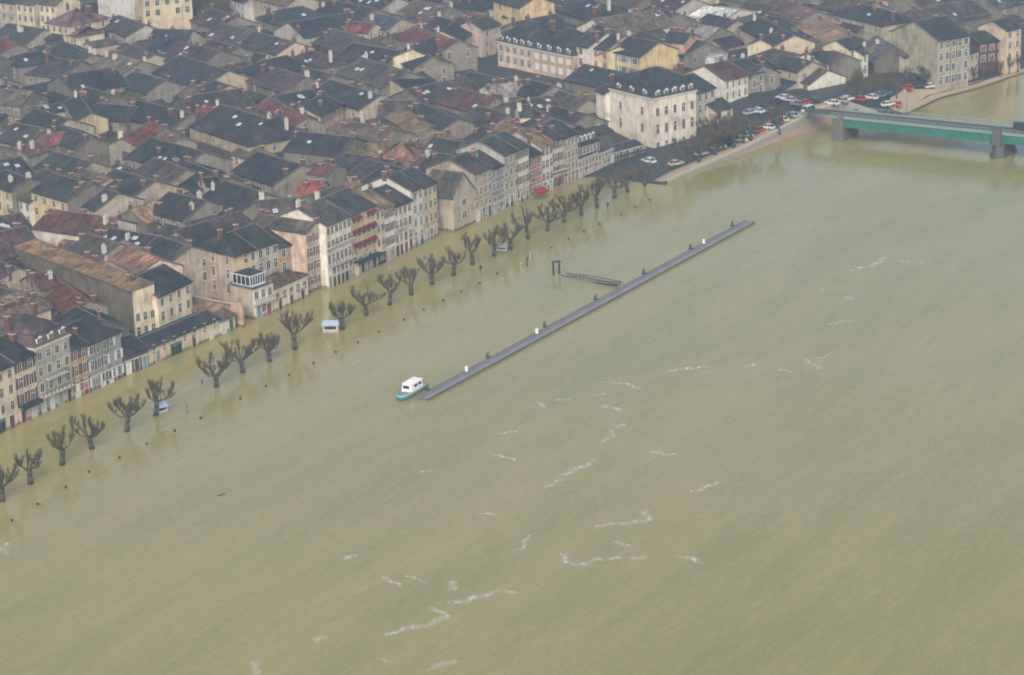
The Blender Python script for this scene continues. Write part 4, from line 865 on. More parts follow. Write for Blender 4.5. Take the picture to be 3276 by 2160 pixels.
for big in (0, 1, 2):
    for p in cand:
        ip = inland(p)
        if ip < (33 if uc(p) < 545 else 40): continue
        pz = proj((p.x, p.y, 10))
        if not (-90 < pz[0] < PW+90 and -110 < pz[1] < PH): continue
        if (p-Vector((0, 0, 0))).length > 960: continue
        vt = R.random() < .62
        L = (R.uniform(15.5, 25), R.uniform(11, 17), R.uniform(6, 9))[big]; w = (R.uniform(6.2, 8.8), R.uniform(4.6, 6.5), R.uniform(2.8, 3.6))[big]
        az = AZ2 if not vt else AZ2+math.pi/2
        if uc(p) < 560 and ip < 90: az -= math.radians(20)
        ang = math.pi/2-az+R.gauss(0, .11)
        cs = cells(p, ang, L, w, w)
        bad = sum(1 for c in cs if c in occ)
        if bad > (.12, .2, .15)[big]*len(cs): continue
        for c in cs: occ[c] = 1
        zr = (R.uniform(11.5, 13.5), R.uniform(10, 12), R.uniform(7, 9))[big]+(.4 if ip > 120 else 0)
        if sum(1 for h in HOUSES if h['root']['category'] == 'house') >= 325 and big < 2: continue
        roof = R.choice(['dk']*7+['br']*5+['wn']*4+['pur']*2+['tan', 'rust'])
        wall = R.choice(['sto']*5+['stn']*6+['dst']*3+['bei']*2+['crm', 'gry', 'gry', 'pnk', 'wht'])
        hip = R.random() < .18
        wn = {}
        if R.random() < .7 and big < 2: wn = dict(win_f=(R.choice([2, 3, 4]), 2)) if R.random() < .6 else (dict(win_r=(2, 2)) if vt else dict(win_l=(2, 2)))
        build_house(p, ang, L, w, w, zr-PITCH_R*w, zr, roof, wall, side='stn' if wall in ('yel', 'pnk', 'wht', 'crm') and R.random() < .6 and not wn.get('win_r') and not wn.get('win_l') else None, hl=w*.8 if hip else 0, hr=w*.8 if hip and R.random() < .7 else 0, chim=(R.choice([3, 3, 4, 5]), R.choice([2, 2, 3]), R.choice([0, 1, 1]))[big], wings=(R.choice([2, 2, 3]), R.choice([1, 2, 2]), 0)[big],
                    sky=R.choice([0, 0, 1, 1, 2, 3]), group='houses of the old town' if big < 2 else 'small outbuildings of the old town', name='house' if big < 2 else 'outbuilding', cat='house' if big < 2 else 'outbuilding', **wn)
        NAUTO += 1
print('HOUSES', len(HOUSES), 'AUTO', NAUTO)

# ----------------------------------------------------------------- labels for every house that has none: its own look, then its place among landmark buildings
marks = [h for h in HOUSES if h['mark']]
def cpx(h): return proj((h['o'].x, h['o'].y, h['zr']))
for h in marks: h['px'] = cpx(h)
rel = {}
for h in HOUSES:
    if h['label']: continue
    x, y = cpx(h); best = None
    for mk in marks:
        dx, dy = x-mk['px'][0], y-mk['px'][1]; d = math.hypot(dx, 1.6*dy)
        if best is None or d < best[0]: best = (d, mk, dx, dy)
    d, mk, dx, dy = best
    where = ('above' if dy < 0 else 'below') if abs(1.6*dy) > abs(dx) else ('right of' if dx > 0 else 'left of')
    size = 'long' if h['L'] > 17 else ('small' if h['L'] < 9.5 else '')
    shape = 'hipped' if h['hip'] else ''
    h['d'] = d; rel.setdefault((PALW[h['roof']], size, shape, where, mk['mark']), []).append(h)
ORD = ['nearest', 'second', 'third', 'fourth', 'fifth', 'sixth', 'seventh', 'eighth', 'ninth', 'tenth', 'eleventh', 'twelfth']
for (roof, size, shape, where, mk), hs in rel.items():
    hs.sort(key=lambda h: h['d'])
    for i, h in enumerate(hs):
        kind = 'outbuilding' if h['L'] < 9.5 else 'house'
        adj = ' '.join(w for w in (size, shape) if w)
        s = f"{adj+' ' if adj else ''}{roof}-roofed {kind} {where} {mk}"
        if len(hs) > 1: s += f", {ORD[min(i, 11)]} such"
        h['root']['label'] = s; h['label'] = s
# ================================================================= TREES
def limb(q, p, d, L, r0, r1, rnd, segs=3, bend=.35, up=.25, k=5):
    """a bent tapering limb; returns its points"""
    out = [p]; r = r0
    for i in range(segs):
        d = (d+Vector((rnd.uniform(-bend, bend), rnd.uniform(-bend, bend), rnd.uniform(-bend*.3, bend)+up))).normalized()
        p2 = p+d*(L/segs); rn = r0+(r1-r0)*(i+1)/segs
        q.tube(p, p2, r, rn, k, 0, cap=(i == segs-1)); p = p2; r = rn; out.append(p)
    return out, d
def pollard_meshes(seed):
    rnd = random.Random(seed); t = MB(); c = MB()
    H = rnd.uniform(2.2, 2.8); lean = Vector((rnd.uniform(-.12, .12), rnd.uniform(-.12, .12), 1)).normalized()
    top = Vector((0, 0, -1.2))+lean*(H+1.2)
    k = 8
    pr_ = [(-1.2, .5), (0, .43), (H*.6, .36), (H, .42)]
    for (za, ra), (zb, rb) in zip(pr_, pr_[1:]):
        t.tube(Vector((0, 0, -1.2))+lean*(za+1.2), Vector((0, 0, -1.2))+lean*(zb+1.2), ra, rb, k, 0)
    t.tube(top, top+lean*.3, .42, .2, k)
    n_ = rnd.randint(6, 8); a0 = rnd.uniform(0, 6.28)
    for i in range(n_):
        a = a0+i*6.283/n_+rnd.uniform(-.35, .35); el = rnd.choice([rnd.uniform(0, .3), rnd.uniform(.2, .7)])
        d = Vector((math.cos(a)*math.cos(el), math.sin(a)*math.cos(el), math.sin(el)))
        L = rnd.uniform(2.7, 4.0)
        P, dd = limb(c, top-lean*.05, d, L, .125, .055, rnd, 5, .4, .09)
        ends = [(P[-1], dd, 1.0), (P[-2], dd, .9), (P[-3], dd, .7)]
        for j in range(rnd.randint(2, 4)):
            s = rnd.choice(P[1:-1]); d2 = (dd+Vector((rnd.uniform(-1, 1), rnd.uniform(-1, 1), rnd.uniform(.2, 1.1)))).normalized()
            P2, d3 = limb(c, s, d2, rnd.uniform(.8, 1.7), .07, .04, rnd, 2, .3, .2, 5); ends.append((P2[-1], d3, .8))
        for e, de, sc in ends:
            c.tube(e-Vector((0, 0, .1)), e+Vector((0, 0, .14)), rnd.uniform(.09, .15), .08, 6)      # pollard fist
            for j in range(rnd.randint(20, 28)):
                ds = (Vector((rnd.uniform(-.7, .7), rnd.uniform(-.7, .7), 1.0))+de*.35).normalized(); Ls = rnd.uniform(.5, 1.5)*sc
                m_ = e+ds*Ls*.5; tip = m_+(ds+Vector((rnd.uniform(-.2, .2), rnd.uniform(-.2, .2), .35))).normalized()*Ls*.5
                c.tube(e, m_, .026, .02, 3, 1, cap=False); c.tube(m_, tip, .02, .009, 3, 1, cap=False)
    return t.mesh('trunk', [bark_m], True), c.mesh('crown', [bark_m, twig_m], True)
def bare_meshes(seed, H=8.0, spread=1.0):
    rnd = random.Random(seed); t = MB(); c = MB()
    t.tube((0, 0, -1), (0, 0, H*.16), .34, .28, 8); t.tube((0, 0, H*.16), (rnd.uniform(-.15, .15), rnd.uniform(-.15, .15), H*.33), .28, .2, 8)
    top = Vector((0, 0, H*.3))
    def grow(p, d, L, r, lev):
        P, dd = limb(c, p, d, L, r, r*.55, rnd, 3, .3, .16, 5 if lev < 2 else 3)
        if lev >= 4: return
        for j in range((6, 5, 5, 4)[lev]):
            s = P[rnd.randint(1, 3)]; d2 = (dd*.6+Vector((rnd.uniform(-1, 1)*spread, rnd.uniform(-1, 1)*spread, rnd.uniform(-.15, .9)))).normalized()
            grow(s, d2, L*rnd.uniform(.5, .72), max(.018, r*.5), lev+1)
    for i in range(5):
        a = i*1.257+rnd.uniform(-.4, .4); el = rnd.uniform(.5, 1.2)
        grow(top, Vector((math.cos(a)*math.cos(el), math.sin(a)*math.cos(el), math.sin(el))), H*.3, .15, 1)
    return t.mesh('trunk', [bark_m], True), c.mesh('crown', [twig_m], True)
def leafy_meshes(seed, H=6.0, wd=2.4):
    rnd = random.Random(seed); t = MB(); c = MB()
    t.tube((0, 0, -1), (0, 0, H*.7), .2, .08, 7)
    for i in range(9):
        a = rnd.uniform(0, 6.28); h0 = rnd.uniform(.25, .6)*H; t.tube((0, 0, h0), (math.cos(a)*wd*.6, math.sin(a)*wd*.6, h0+rnd.uniform(.5, 1.4)), .06, .02, 4)
    cl = [(Vector((rnd.gauss(0, .42)*wd, rnd.gauss(0, .42)*wd, H*rnd.uniform(.25, .95))), rnd.uniform(.5, 1.0)) for _ in range(16)]
    for p, r in cl:
        for j in range(70):
            v = Vector((rnd.gauss(0, 1), rnd.gauss(0, 1), rnd.gauss(0, 1))).normalized()*r*rnd.uniform(.5, 1.05)
            n1 = Vector((rnd.gauss(0, 1), rnd.gauss(0, 1), rnd.gauss(0, 1))).normalized(); n2 = n1.orthogonal().normalized(); s = rnd.uniform(.1, .22)
            o = p+v; c.face([o-n1*s, o+n2*s*.6, o+n1*s, o-n2*s*.6])
    return t.mesh('trunk', [bark_m]), c.mesh('crown', [ever_m])
def tree(name, meshes, p, label, group, sc=1.0, rz=0.0, cat='tree'):
    r = empty(name, p, rz, label, cat, group); r.scale = (sc*1.08, sc*1.08, sc*R.uniform(.86, 1.0)) if name == 'plane_tree' else (sc, sc, sc*R.uniform(.94, 1.06))
    link('trunk', meshes[0], r); link('crown', meshes[1], r); return r
POLL = [pollard_meshes(100+i) for i in range(14)]
BARE = [bare_meshes(300+i, 7.5, 1.0) for i in range(4)]
LEAF = [leafy_meshes(500+i) for i in range(3)]
NUM = ['first', 'second', 'third', 'fourth', 'fifth', 'sixth', 'seventh', 'eighth', 'ninth', 'tenth', 'eleventh', 'twelfth', 'thirteenth', 'fourteenth', 'fifteenth', 'sixteenth', 'seventeenth', 'eighteenth', 'nineteenth', 'twentieth',
       'twenty-first', 'twenty-second', 'twenty-third', 'twenty-fourth', 'twenty-fifth', 'twenty-sixth', 'twenty-seventh', 'twenty-eighth', 'twenty-ninth', 'thirtieth', 'thirty-first', 'thirty-second', 'thirty-third', 'thirty-fourth']
TREES = [(5, 1165), (70, 1125), (143, 1080), (215, 1042), (292, 1003), (360, 965), (503, 898), (565, 866), (627, 840), (686, 812), (798, 765), (852, 733), (903, 708), (955, 685), (1004, 660), (1052, 640), (1098, 614), (1145, 595), (1186, 578),
         (1228, 555), (1270, 537), (1309, 517), (1350, 500), (1387, 482), (1427, 460), (1459, 445), (1497, 430)]
SPEC = {0: 'cut by the left edge', 5: 'a small hut behind it', 6: 'right of the wide gap', 9: 'widest crown, left of the kiosk', 10: 'leaning beside the blue-roofed kiosk', 17: 'beside the pale kiosk', 26: 'last before the dry quay'}
for i, (x, y) in enumerate(TREES):
    p = at(*T('S', x, y))
    tree('plane_tree', POLL[(i*5) % 14], (p.x, p.y, 0), f"pollarded plane tree in the flood, {NUM[i]} from the left" + (f", {SPEC[i]}" if i in SPEC else ''), 'flooded plane trees along the quay', R.uniform(1.02, 1.12) if i != 9 else 1.2, R.uniform(0, 6.28))
def ground_point(t, x, y, h=0.0):
    z = 8.0
    while z > 0:
        p = at(*T(t, x, y), z)
        if ground_at(p) >= z: break
        z -= .1
    p = at(*T(t, x, y), max(z, 0)); p.z = max(0, ground_at(p))+h; return p
DQ = [(20, 1145), (110, 1130), (165, 1080), (228, 1080), (290, 1050), (352, 1030), (420, 1000), (478, 982), (670, 905), (330, 955), (250, 1000), (260, 1058), (190, 1010)]
QN = {i: NUM[k]+' from the left' for k, i in enumerate(sorted(range(len(DQ)), key=lambda i: DQ[i][0]))}
for i, (x, y) in enumerate([(20, 1145), (110, 1130), (165, 1080), (228, 1080), (290, 1050), (352, 1030), (420, 1000), (478, 982), (670, 905), (330, 955), (250, 1000), (260, 1058), (190, 1010)]):
    p = ground_point('C', x, y)
    tree('plane_tree', POLL[(i*3+1) % 14], p, f"bare pollarded plane tree among cars on the dry quay, {QN[i]}", 'plane trees on the dry quay', R.uniform(1.0, 1.15), R.uniform(0, 6.28))
for i, (x, y) in enumerate([(1175, 705), (1235, 660), (1290, 690), (1340, 655), (1382, 685), (1440, 655), (1490, 688), (1205, 640)]):
    p = ground_point('C', x, y)
    tree('bare_tree', BARE[i % 4], p, f"bare spreading tree in the bridge car park, {NUM[i]} of its cluster from the left", 'trees of the car park by the bridge', R.uniform(.85, 1.05), R.uniform(0, 6.28))
for i, (t, x, y, s, lab) in enumerate([('C', 1660, 570, 1.1, 'dark evergreen tree against the four-storey building'), ('C', 1600, 575, .7, 'dark evergreen bush left of the tree by the four-storey building'), ('C', 1130, 660, .6, 'round dark bush left of the car park trees'),
        ('D', 1010, 800, .45, 'green bush in the court below the tall gable house'), ('A', 1560, 1060, .8, 'dark evergreen in the yard left of the small pale house'), ('A', 1650, 1215, .8, 'dark bush in front of the small pale house'), ('D', 1230, 745, .35, 'small dark bush behind the garage roofs')]):
    p = ground_point(t, x, y, 1.0)
    tree('evergreen', LEAF[i % 3], (p.x, p.y, 0.6), lab, None, s, R.uniform(0, 6.28))
for i, (x, y, s) in enumerate([(1340, 190, 1.6), (1400, 170, 1.7), (1455, 200, 1.6), (1500, 150, 1.8), (1560, 190, 1.7), (1600, 140, 1.6), (1430, 110, 1.7), (1530, 95, 1.6)]):
    p = at(*T('A', x, y), 4)
    tree('bare_tree', BARE[i % 4], (p.x, p.y, 2), f"tall bare tree below the pale abbey building, {NUM[i]} of the abbey grove from the left", 'abbey trees', s, R.uniform(0, 6.28))
for i, (x, y) in enumerate([(1560, 590), (1720, 588), (2030, 575), (2090, 560), (2150, 545), (2210, 540), (2275, 520), (2335, 505)]):
    p = ground_point('C', x, y)
    tree('bare_tree', BARE[(i+2) % 4], p, f"bare tree on the far bank before the right-hand houses, {NUM[i]} from the left", 'trees of the far bank', R.uniform(.6, .85), R.uniform(0, 6.28))
for i, (t, x, y, s, lab) in enumerate([('A', 790, 1080, .9, 'pale bare tree left of the pale grey gable'), ('A', 960, 260, 1.1, 'dark bare tree left of the wide dark roof below the abbey'), ('B', 740, 650, .8, 'bare tree below the cream street house'), ('A', 1460, 1230, .7, 'pale bare tree left of the dark bush by the small pale house'),
        ('B', 1100, 1120, .9, 'dark bare tree rising behind the beige stone quay house'), ('B', 1420, 1030, .7, 'dark bare tree between two quay roofs'), ('C', 560, 110, 1.1, 'greenish bare tree at the top edge right of the white ridged roof'), ('B', 110, 70, 1.1, 'bare tree at the top edge above the short red roof')]):
    p = at(*T(t, x, y), 3)
    tree('bare_tree', BARE[(i+1) % 4], (p.x, p.y, 1.5), lab, None, s, R.uniform(0, 6.28))

# ================================================================= IN THE FLOOD: bollards, kiosks, signs
q = MB(); q.tube((0, 0, -1), (0, 0, .3), .16, .16, 8); q.tube((0, 0, .3), (0, 0, .4), .23, .23, 8); q.tube((0, 0, .4), (0, 0, .48), .23, .12, 8)
BOLL = q.mesh('mooring_bollard', [dark_m])
BL = [(28, 1208), (88, 1170), (153, 1131), (207, 1095), (278, 1063), (341, 1030), (406, 1000), (466, 970), (558, 925), (618, 896), (671, 869), (728, 843), (780, 817), (831, 794), (880, 769), (938, 741), (984, 718), (1030, 697), (1071, 676), (1114, 657),
      (1155, 635), (1280, 574), (1320, 554), (1356, 537), (1392, 519), (1442, 497), (1476, 480), (1510, 463)]
for i, (x, y) in enumerate(BL):
    p = at(*T('S', x, y+3))
    o = link('mooring_bollard', BOLL, None, (p.x, p.y, R.uniform(-.12, .05)), (0, 0, R.uniform(0, 3)))
    tag(o, f"dark bollard top breaking the flood water, {NUM[i]} from the left along the drowned quay edge", 'bollard', 'bollards of the drowned quay')
def kiosk(p, ang, sx, sy, h, roofmat, label, band=None, name='kiosk'):
    r = empty(name, (p.x, p.y, 0), ang, label, 'kiosk')
    q = MB(); q.box(-sx/2, sx/2, -sy/2, sy/2, -1, h); link('wall', q.mesh('wall', [kioskwall_m]), r)
    q = MB(); e = .25; rh = h+.85
    q.prism([(-sx/2-e, -sy/2-e), (sx/2+e, -sy/2-e), (sx/2+e, sy/2+e), (-sx/2-e, sy/2+e)], h, h+.12, 0)
    q.prism([(-sx/2-e, -sy/2-e), (sx/2+e, -sy/2-e), (sx/2+e, sy/2+e), (-sx/2-e, sy/2+e)], h+.12, rh, 0, [(-sx/2, -.1), (sx/2, -.1), (sx/2, .1), (-sx/2, .1)])
    link('roof', q.mesh('roof', [roofmat]), r)
    q = MB(); q.box(-sx*.38, sx*.38, -sy/2-.03, -sy/2, h*.45, h*.9); link('hatch', q.mesh('hatch', [glass_m]), r)
    q = MB(); q.box(-sx*.44, sx*.44, -sy/2-.35, -sy/2-.03, h*.38, h*.43); link('counter', q.mesh('counter', [whitewood_m]), r)
    if band:
        q = MB(); q.box(sx/2, sx/2+.06, -sy/2, sy/2, .1, h*.95); link('side_panel', q.mesh('side_panel', [band]), r)
    return r
ANQ = math.pi/2-AZ
kiosk(at(*T('N', 1800, 622)), -0.05, 3.1, 2.2, 1.4, slate_m, 'white ticket kiosk with blue-grey roof and orange end standing in the flood', orange_m)
kiosk(at(*T('P', 514, 1318)), ANQ-.4, 2.0, 1.6, 1.1, slate_m, 'small white hut with blue-grey roof behind the sixth plane tree')
kiosk(at(*T('P', 1606, 800)), -0.1, 2.2, 1.7, .8, concrete_m, 'pale kiosk with grey roof between two plane trees in mid row')
def post(p, h, r=.06, mat=None, label='', cat='post', name='post', plate=None, pm=None, tilt=0):
    e = empty(name, (p.x, p.y, 0), ANQ, label, cat); e.rotation_euler[1] = tilt
    q = MB(); q.tube((0, 0, -1.5), (0, 0, h), r, r, 6); link('pole', q.mesh('pole', [mat or steel_m]), e)
    if plate:
        w_, h_, z_ = plate; q = MB(); q.box(-w_/2, w_/2, -.05-r, -r, z_, z_+h_); link('panel', q.mesh('panel', [pm]), e)
    return e
post(at(*T('P', 648, 1265)), 3.0, label='blue road sign on a thin pole in the flood left of the seventh tree', cat='sign', name='road_sign', plate=(.7, .9, 2.2), pm=blue_m)
post(at(*T('P', 599, 1325)), 2.2, mat=dark_m, label='thin dark pole standing in the water right of the sixth tree', cat='post', name='slender_pole')
post(at(*T('P', 1537, 878)), 2.0, mat=dark_m, label='dark notice box on a post in front of the sixteenth bollard area', cat='sign', name='notice_box', plate=(.8, .9, 1.1), pm=dark_m)
post(at(*T('P', 1944, 672)), 1.7, mat=dark_m, label='dark notice box on a post near the last flooded trees', cat='sign', name='notice_box', plate=(.8, .9, .9), pm=dark_m)
post(at(*T('P', 1248, 872)), 1.6, label='pale cyan sign in the water below the awning house', cat='sign', name='road_sign', plate=(.7, .7, .8), pm=slate_m)
for (x, y, h, mt, lab) in ((1666, 860, 1.5, slate_m, 'pale landing-stage post, leftmost of the three beside the gangway'), (1686, 852, 2.1, dark_m, 'dark landing-stage post, middle of the three beside the gangway'), (1697, 832, 1.9, slate_m, 'pale landing-stage post, rightmost of the three beside the gangway')):
    post(at(*T('P', x, y)), h, .12, mt, lab, 'post', 'landing_post', (.5, .4, h-.5), mt)['group'] = 'landing stage posts'
# conservatory on the white annexe, planted terrace, court walls
def conservatory():
    a = at(*T('D', 1640, 425), 8.5); b_ = at(*T('D', 1770, 452), 8.5)
    an = [h for h in HOUSES if h['mark'] == 'the white terrace annexe'][0]; zt = an['zef']+.13; M = an['root']
    e = empty('conservatory', (an['o'].x, an['o'].y, zt), an['ang'], 'white-framed glass conservatory with dark roof standing on the white annexe', 'conservatory')
    x0, x1, y0, y1, hh = -an['L']/2+.4, an['L']/2-1.2, -an['wf']+1.0, an['wb']-.6, 2.3
    q = MB(); q.box(x0, x1, y0, y1, .4, hh); link('glazing', q.mesh('glazing', [glass_m]), e)
    q = MB(); q.box(x0-.06, x1+.06, y0-.06, y1+.06, 0, .4)
    for k in range(7):
        x = x0+(x1-x0)*k/6; q.box(x-.06, x+.06, y0-.08, y0-.005, .4, hh)
    for k in range(5):
        y = y0+(y1-y0)*k/4; q.box(x0-.08, x0-.005, y-.06, y+.06, .4, hh); q.box(x1+.005, x1+.08, y-.06, y+.06, .4, hh)
    q.box(x0-.2, x1+.2, y0-.2, y1+.2, hh, hh+.18); link('frame', q.mesh('frame', [whitewood_m]), e)
    q = MB(); cx, cy = (x0+x1)/2, (y0+y1)/2; q.prism([(x0-.1, y0-.1), (x1+.1, y0-.1), (x1+.1, y1+.1), (x0-.1, y1+.1)], hh+.18, hh+.8, 0, [(cx-1, cy-.1), (cx+1, cy-.1), (cx+1, cy+.1), (cx-1, cy+.1)])
    link('roof', q.mesh('roof', [dark_m]), e)
    an = [h for h in HOUSES if h['mark'] == 'the planted terrace annexe'][0]; zt = an['zef']+.13; ca, sa = math.cos(an['ang']), math.sin(an['ang'])
    for i, (fx, fy, red) in enumerate(((-.3, .1, 0), (-.05, -.2, 1), (.1, .2, 0), (.25, -.1, 0), (.38, .15, 0))):
        x, y = fx*an['L'], fy*an['wf']*1.4; p = (an['o'].x+x*ca-y*sa, an['o'].y+x*sa+y*ca, zt)
        e = empty('potted_plant', p, R.uniform(0, 6), f"{'red-flowered' if red else 'dark green'} potted shrub on the planted roof terrace, {NUM[i]} from the left", 'potted plant', 'terrace plants')
        q = MB(); q.prism([(math.cos(k)*.28, math.sin(k)*.28) for k in (0, 1.05, 2.1, 3.14, 4.19, 5.24)], 0, .45, 0, [(math.cos(k)*.38, math.sin(k)*.38) for k in (0, 1.05, 2.1, 3.14, 4.19, 5.24)]); link('pot', q.mesh('pot', [brick_m]), e)
        q = MB()
        for k in range(90):
            v = Vector((R.gauss(0, .33), R.gauss(0, .33), .95+R.gauss(0, .3))); n1 = Vector((R.gauss(0, 1), R.gauss(0, 1), R.gauss(0, 1))).normalized(); n2 = n1.orthogonal().normalized(); s_ = .12
            q.face([v-n1*s_, v+n2*s_*.6, v+n1*s_, v-n2*s_*.6], 1 if red and k % 2 else 0)
        link('leaves', q.mesh('leaves', [ever_m, red_m]), e)
    for i, (x0, y0, x1, y1, z, lab) in enumerate(((1310, 492, 1690, 562, 4.6, 'long pinkish garden wall running back from the quay beside the beige side wall'), (1640, 560, 1680, 545, 4.4, 'short yellow wall end by the white lock-up'))):
        a, b_ = at(*T('D', x0, y0), z), at(*T('D', x1, y1), z); d = b_-a; e = empty('garden_wall', (a.x, a.y, 0), math.atan2(d.y, d.x), lab, 'wall'); Ln = Vector((d.x, d.y, 0)).length
        q = MB(); q.box(0, Ln, -.2, .2, -1, z); link('wall', q.mesh('wall', [wall_m]), e, color=((.55, .4, .3), (.62, .5, .22))[i]); q = MB(); q.box(-.05, Ln+.05, -.3, .3, z, z+.12); link('coping', q.mesh('coping', [coping_m]), e)
conservatory()
# awning and shop parasol
def awning(t, x, y, z, w, d, label):
    p = at(*T(t, x, y), z); e = empty('awning', p, ANQ, label, 'awning')
    q = MB(); q.face([(-w/2, -d, -.5), (w/2, -d, -.5), (w/2, 0, .4), (-w/2, 0, .4)]); q.face([(-w/2, -d, -.8), (w/2, -d, -.8), (w/2, -d, -.5), (-w/2, -d, -.5)])
    q.face([(-w/2, 0, .35), (w/2, 0, .35), (w/2, -d, -.55), (-w/2, -d, -.55)])
    link('canvas', q.mesh('canvas', [red_m]), e)
    q = MB(); [q.tube((sx*w/2, -d, -.5), (sx*w/2, 0, -.1), .03, .03, 5) for sx in (-1, 1)]; link('frame', q.mesh('frame', [dark_m]), e)
awning('Y', 905, 585, 2.2, 4.4, 1.8, 'bright red shop awning over the flood at the brick-orange house')
for k, zz in enumerate((7.2, 9.8)):
    pass

# ================================================================= PONTOON, GANGWAY, BOAT
PA = at(*T('S', 981, 924), .45); PB = at(*T('S', 1742, 513), .45); PD = (PB-PA); PL = PD.length; PD.normalize(); PANG = math.atan2(PD.y, PD.x)
pon = empty('pontoon', (PA.x, PA.y, 0), PANG, 'long grey floating pontoon lying along the flooded quay', 'pontoon')
NS = 12; SL = PL/NS
d = MB(); fl = MB()
d.box(0.04, SL-.04, -1.25, 1.25, .30, .42, 1)
nb = 24
for k in range(nb):
    x0 = .05+(SL-.1)*k/nb
    d.box(x0, x0+(SL-.1)/nb-.03, -1.17, -.1, .42, .455+R.uniform(0, .015), 0); d.box(x0, x0+(SL-.1)/nb-.03, -.02, 1.17, .42, .455+R.uniform(0, .015), 2)
d.box(.04, SL-.04, -1.3, -1.17, .34, .52, 2); d.box(.04, SL-.04, 1.17, 1.3, .34, .52, 1)
plank2_m = plain('pontoon_decking_worn', (0.155, 0.155, 0.16), 0.85, var=.3, scale=1.0)
dm = d.mesh('deck_section', [plank_m, float_m, plank2_m])
fm = MB(); fm.box(-1.1, 1.1, -1.15, 1.15, -.6, .31); fmm = fm.mesh('float', [float_m])
for i in range(NS):
    s = link('deck_section', dm, pon, (i*SL, 0, 0))
    for k in range(5): link('float', fmm, s, (SL*(k+.5)/5, 0, 0))
q = MB(); q.tube((0, 0, -2), (0, 0, 1.5), .22, .22, 8, 0); q.tube((0, 0, 1.5), (0, 0, 1.68), .27, .1, 8, 0); PILE = q.mesh('pile', [moss_m])
q = MB(); q.box(-.4, .4, -.45, .35, .42, .62); q.box(-.2, .2, .1, .3, .62, 1.25); COLLAR = q.mesh('guide_collar', [dark_m])
for i, (x, y) in enumerate([(988, 905), (1135, 831), (1262, 759), (1383, 696), (1496, 636), (1599, 577), (1697, 525)]):
    p = at(*T('S', x, y), .4); s = (p-PA).dot(PD); c = PA+PD*s+Vector((-PD.y, PD.x, 0))*1.62
    e = empty('mooring_pile', (c.x, c.y, 0), PANG, f"green weedy mooring pile on the pontoon's landward side, {NUM[i]} from the boat end", 'mooring pile', 'mooring piles of the pontoon')
    link('pile', PILE, e); link('guide_collar', COLLAR, e)
q = MB(); q.box(-.22, .22, -.22, .22, .455, 1.25); q.box(-.26, .26, -.26, .26, 1.25, 1.36); PED = q.mesh('service_pedestal', [white_m])
for i, (x, y) in enumerate([(1075, 860), (1237, 772), (1620, 563)]):
    p = at(*T('S', x, y), .5); s = (p-PA).dot(PD); c = PA+PD*s+Vector((-PD.y, PD.x, 0))*.9
    o = link('service_pedestal', PED, None, (c.x, c.y, 0), (0, 0, PANG)); tag(o, f"small white service pedestal on the pontoon deck, {NUM[i]} from the boat end", 'pedestal', 'service pedestals on the pontoon')
# gangway
def Z3(x, y, z): return at(1600+x/2.798, 680+y/2.798, z)
G0, G1 = Z3(560, 556, .2), Z3(1062, 640, .5); GD = G1-G0; GL = Vector((GD.x, GD.y, 0)).length; GANG = math.atan2(GD.y, GD.x)
gw = empty('gangway', (G0.x, G0.y, 0), GANG, 'bow-sided grey footbridge rising from the flood to the pontoon', 'gangway')
zc = lambda s: -.7+1.2*s
q = MB(); ng = 14
for k in range(ng):
    a, b_ = k/ng, (k+1)/ng
    q.face([(GL*a, -.85, zc(a)), (GL*b_-.03, -.85, zc(b_)), (GL*b_-.03, .85, zc(b_)), (GL*a, .85, zc(a))]); q.face([(GL*a, -.85, zc(a)-.12), (GL*a, .85, zc(a)-.12), (GL*b_, .85, zc(b_)-.12), (GL*b_, -.85, zc(b_)-.12)])
link('deck', q.mesh('deck', [plank_m]), gw)
for sy in (-.9, .9):
    q = MB()
    for k in range(ng):
        a, b_ = k/ng, (k+1)/ng; ha, hb = [.95-.7*t_+.3*abs(math.sin(math.pi*t_)) for t_ in (a, b_)]
        q.tube((GL*a, sy, zc(a)+ha), (GL*b_, sy, zc(b_)+hb), .07, .07, 5); q.tube((GL*a, sy, zc(a)), (GL*b_, sy, zc(b_)), .1, .1, 5); q.tube((GL*b_, sy, zc(b_)), (GL*b_, sy, zc(b_)+hb), .05, .05, 4); q.tube((GL*a, sy, zc(a)), (GL*b_, sy, zc(b_)+hb), .04, .04, 4)
    link('side_truss', q.mesh('side_truss', [dark_m]), gw)
p0, p1 = Z3(478, 558, 0), Z3(530, 550, 0)
po = empty('gangway_portal', (p0.x, p0.y, 0), math.atan2(p1.y-p0.y, p1.x-p0.x), 'dark goalpost-shaped frame standing in the water at the gangway\'s shore end', 'frame')
wd = (p1-p0).length
for x in (0, wd):
    q = MB(); q.box(x-.16, x+.16, -.16, .16, -1.5, 2.7); link('post', q.mesh('post', [dark_m]), po)
q = MB(); q.box(-.3, wd+.3, -.2, .2, 2.7, 3.0); link('crossbeam', q.mesh('crossbeam', [dark_m]), po)
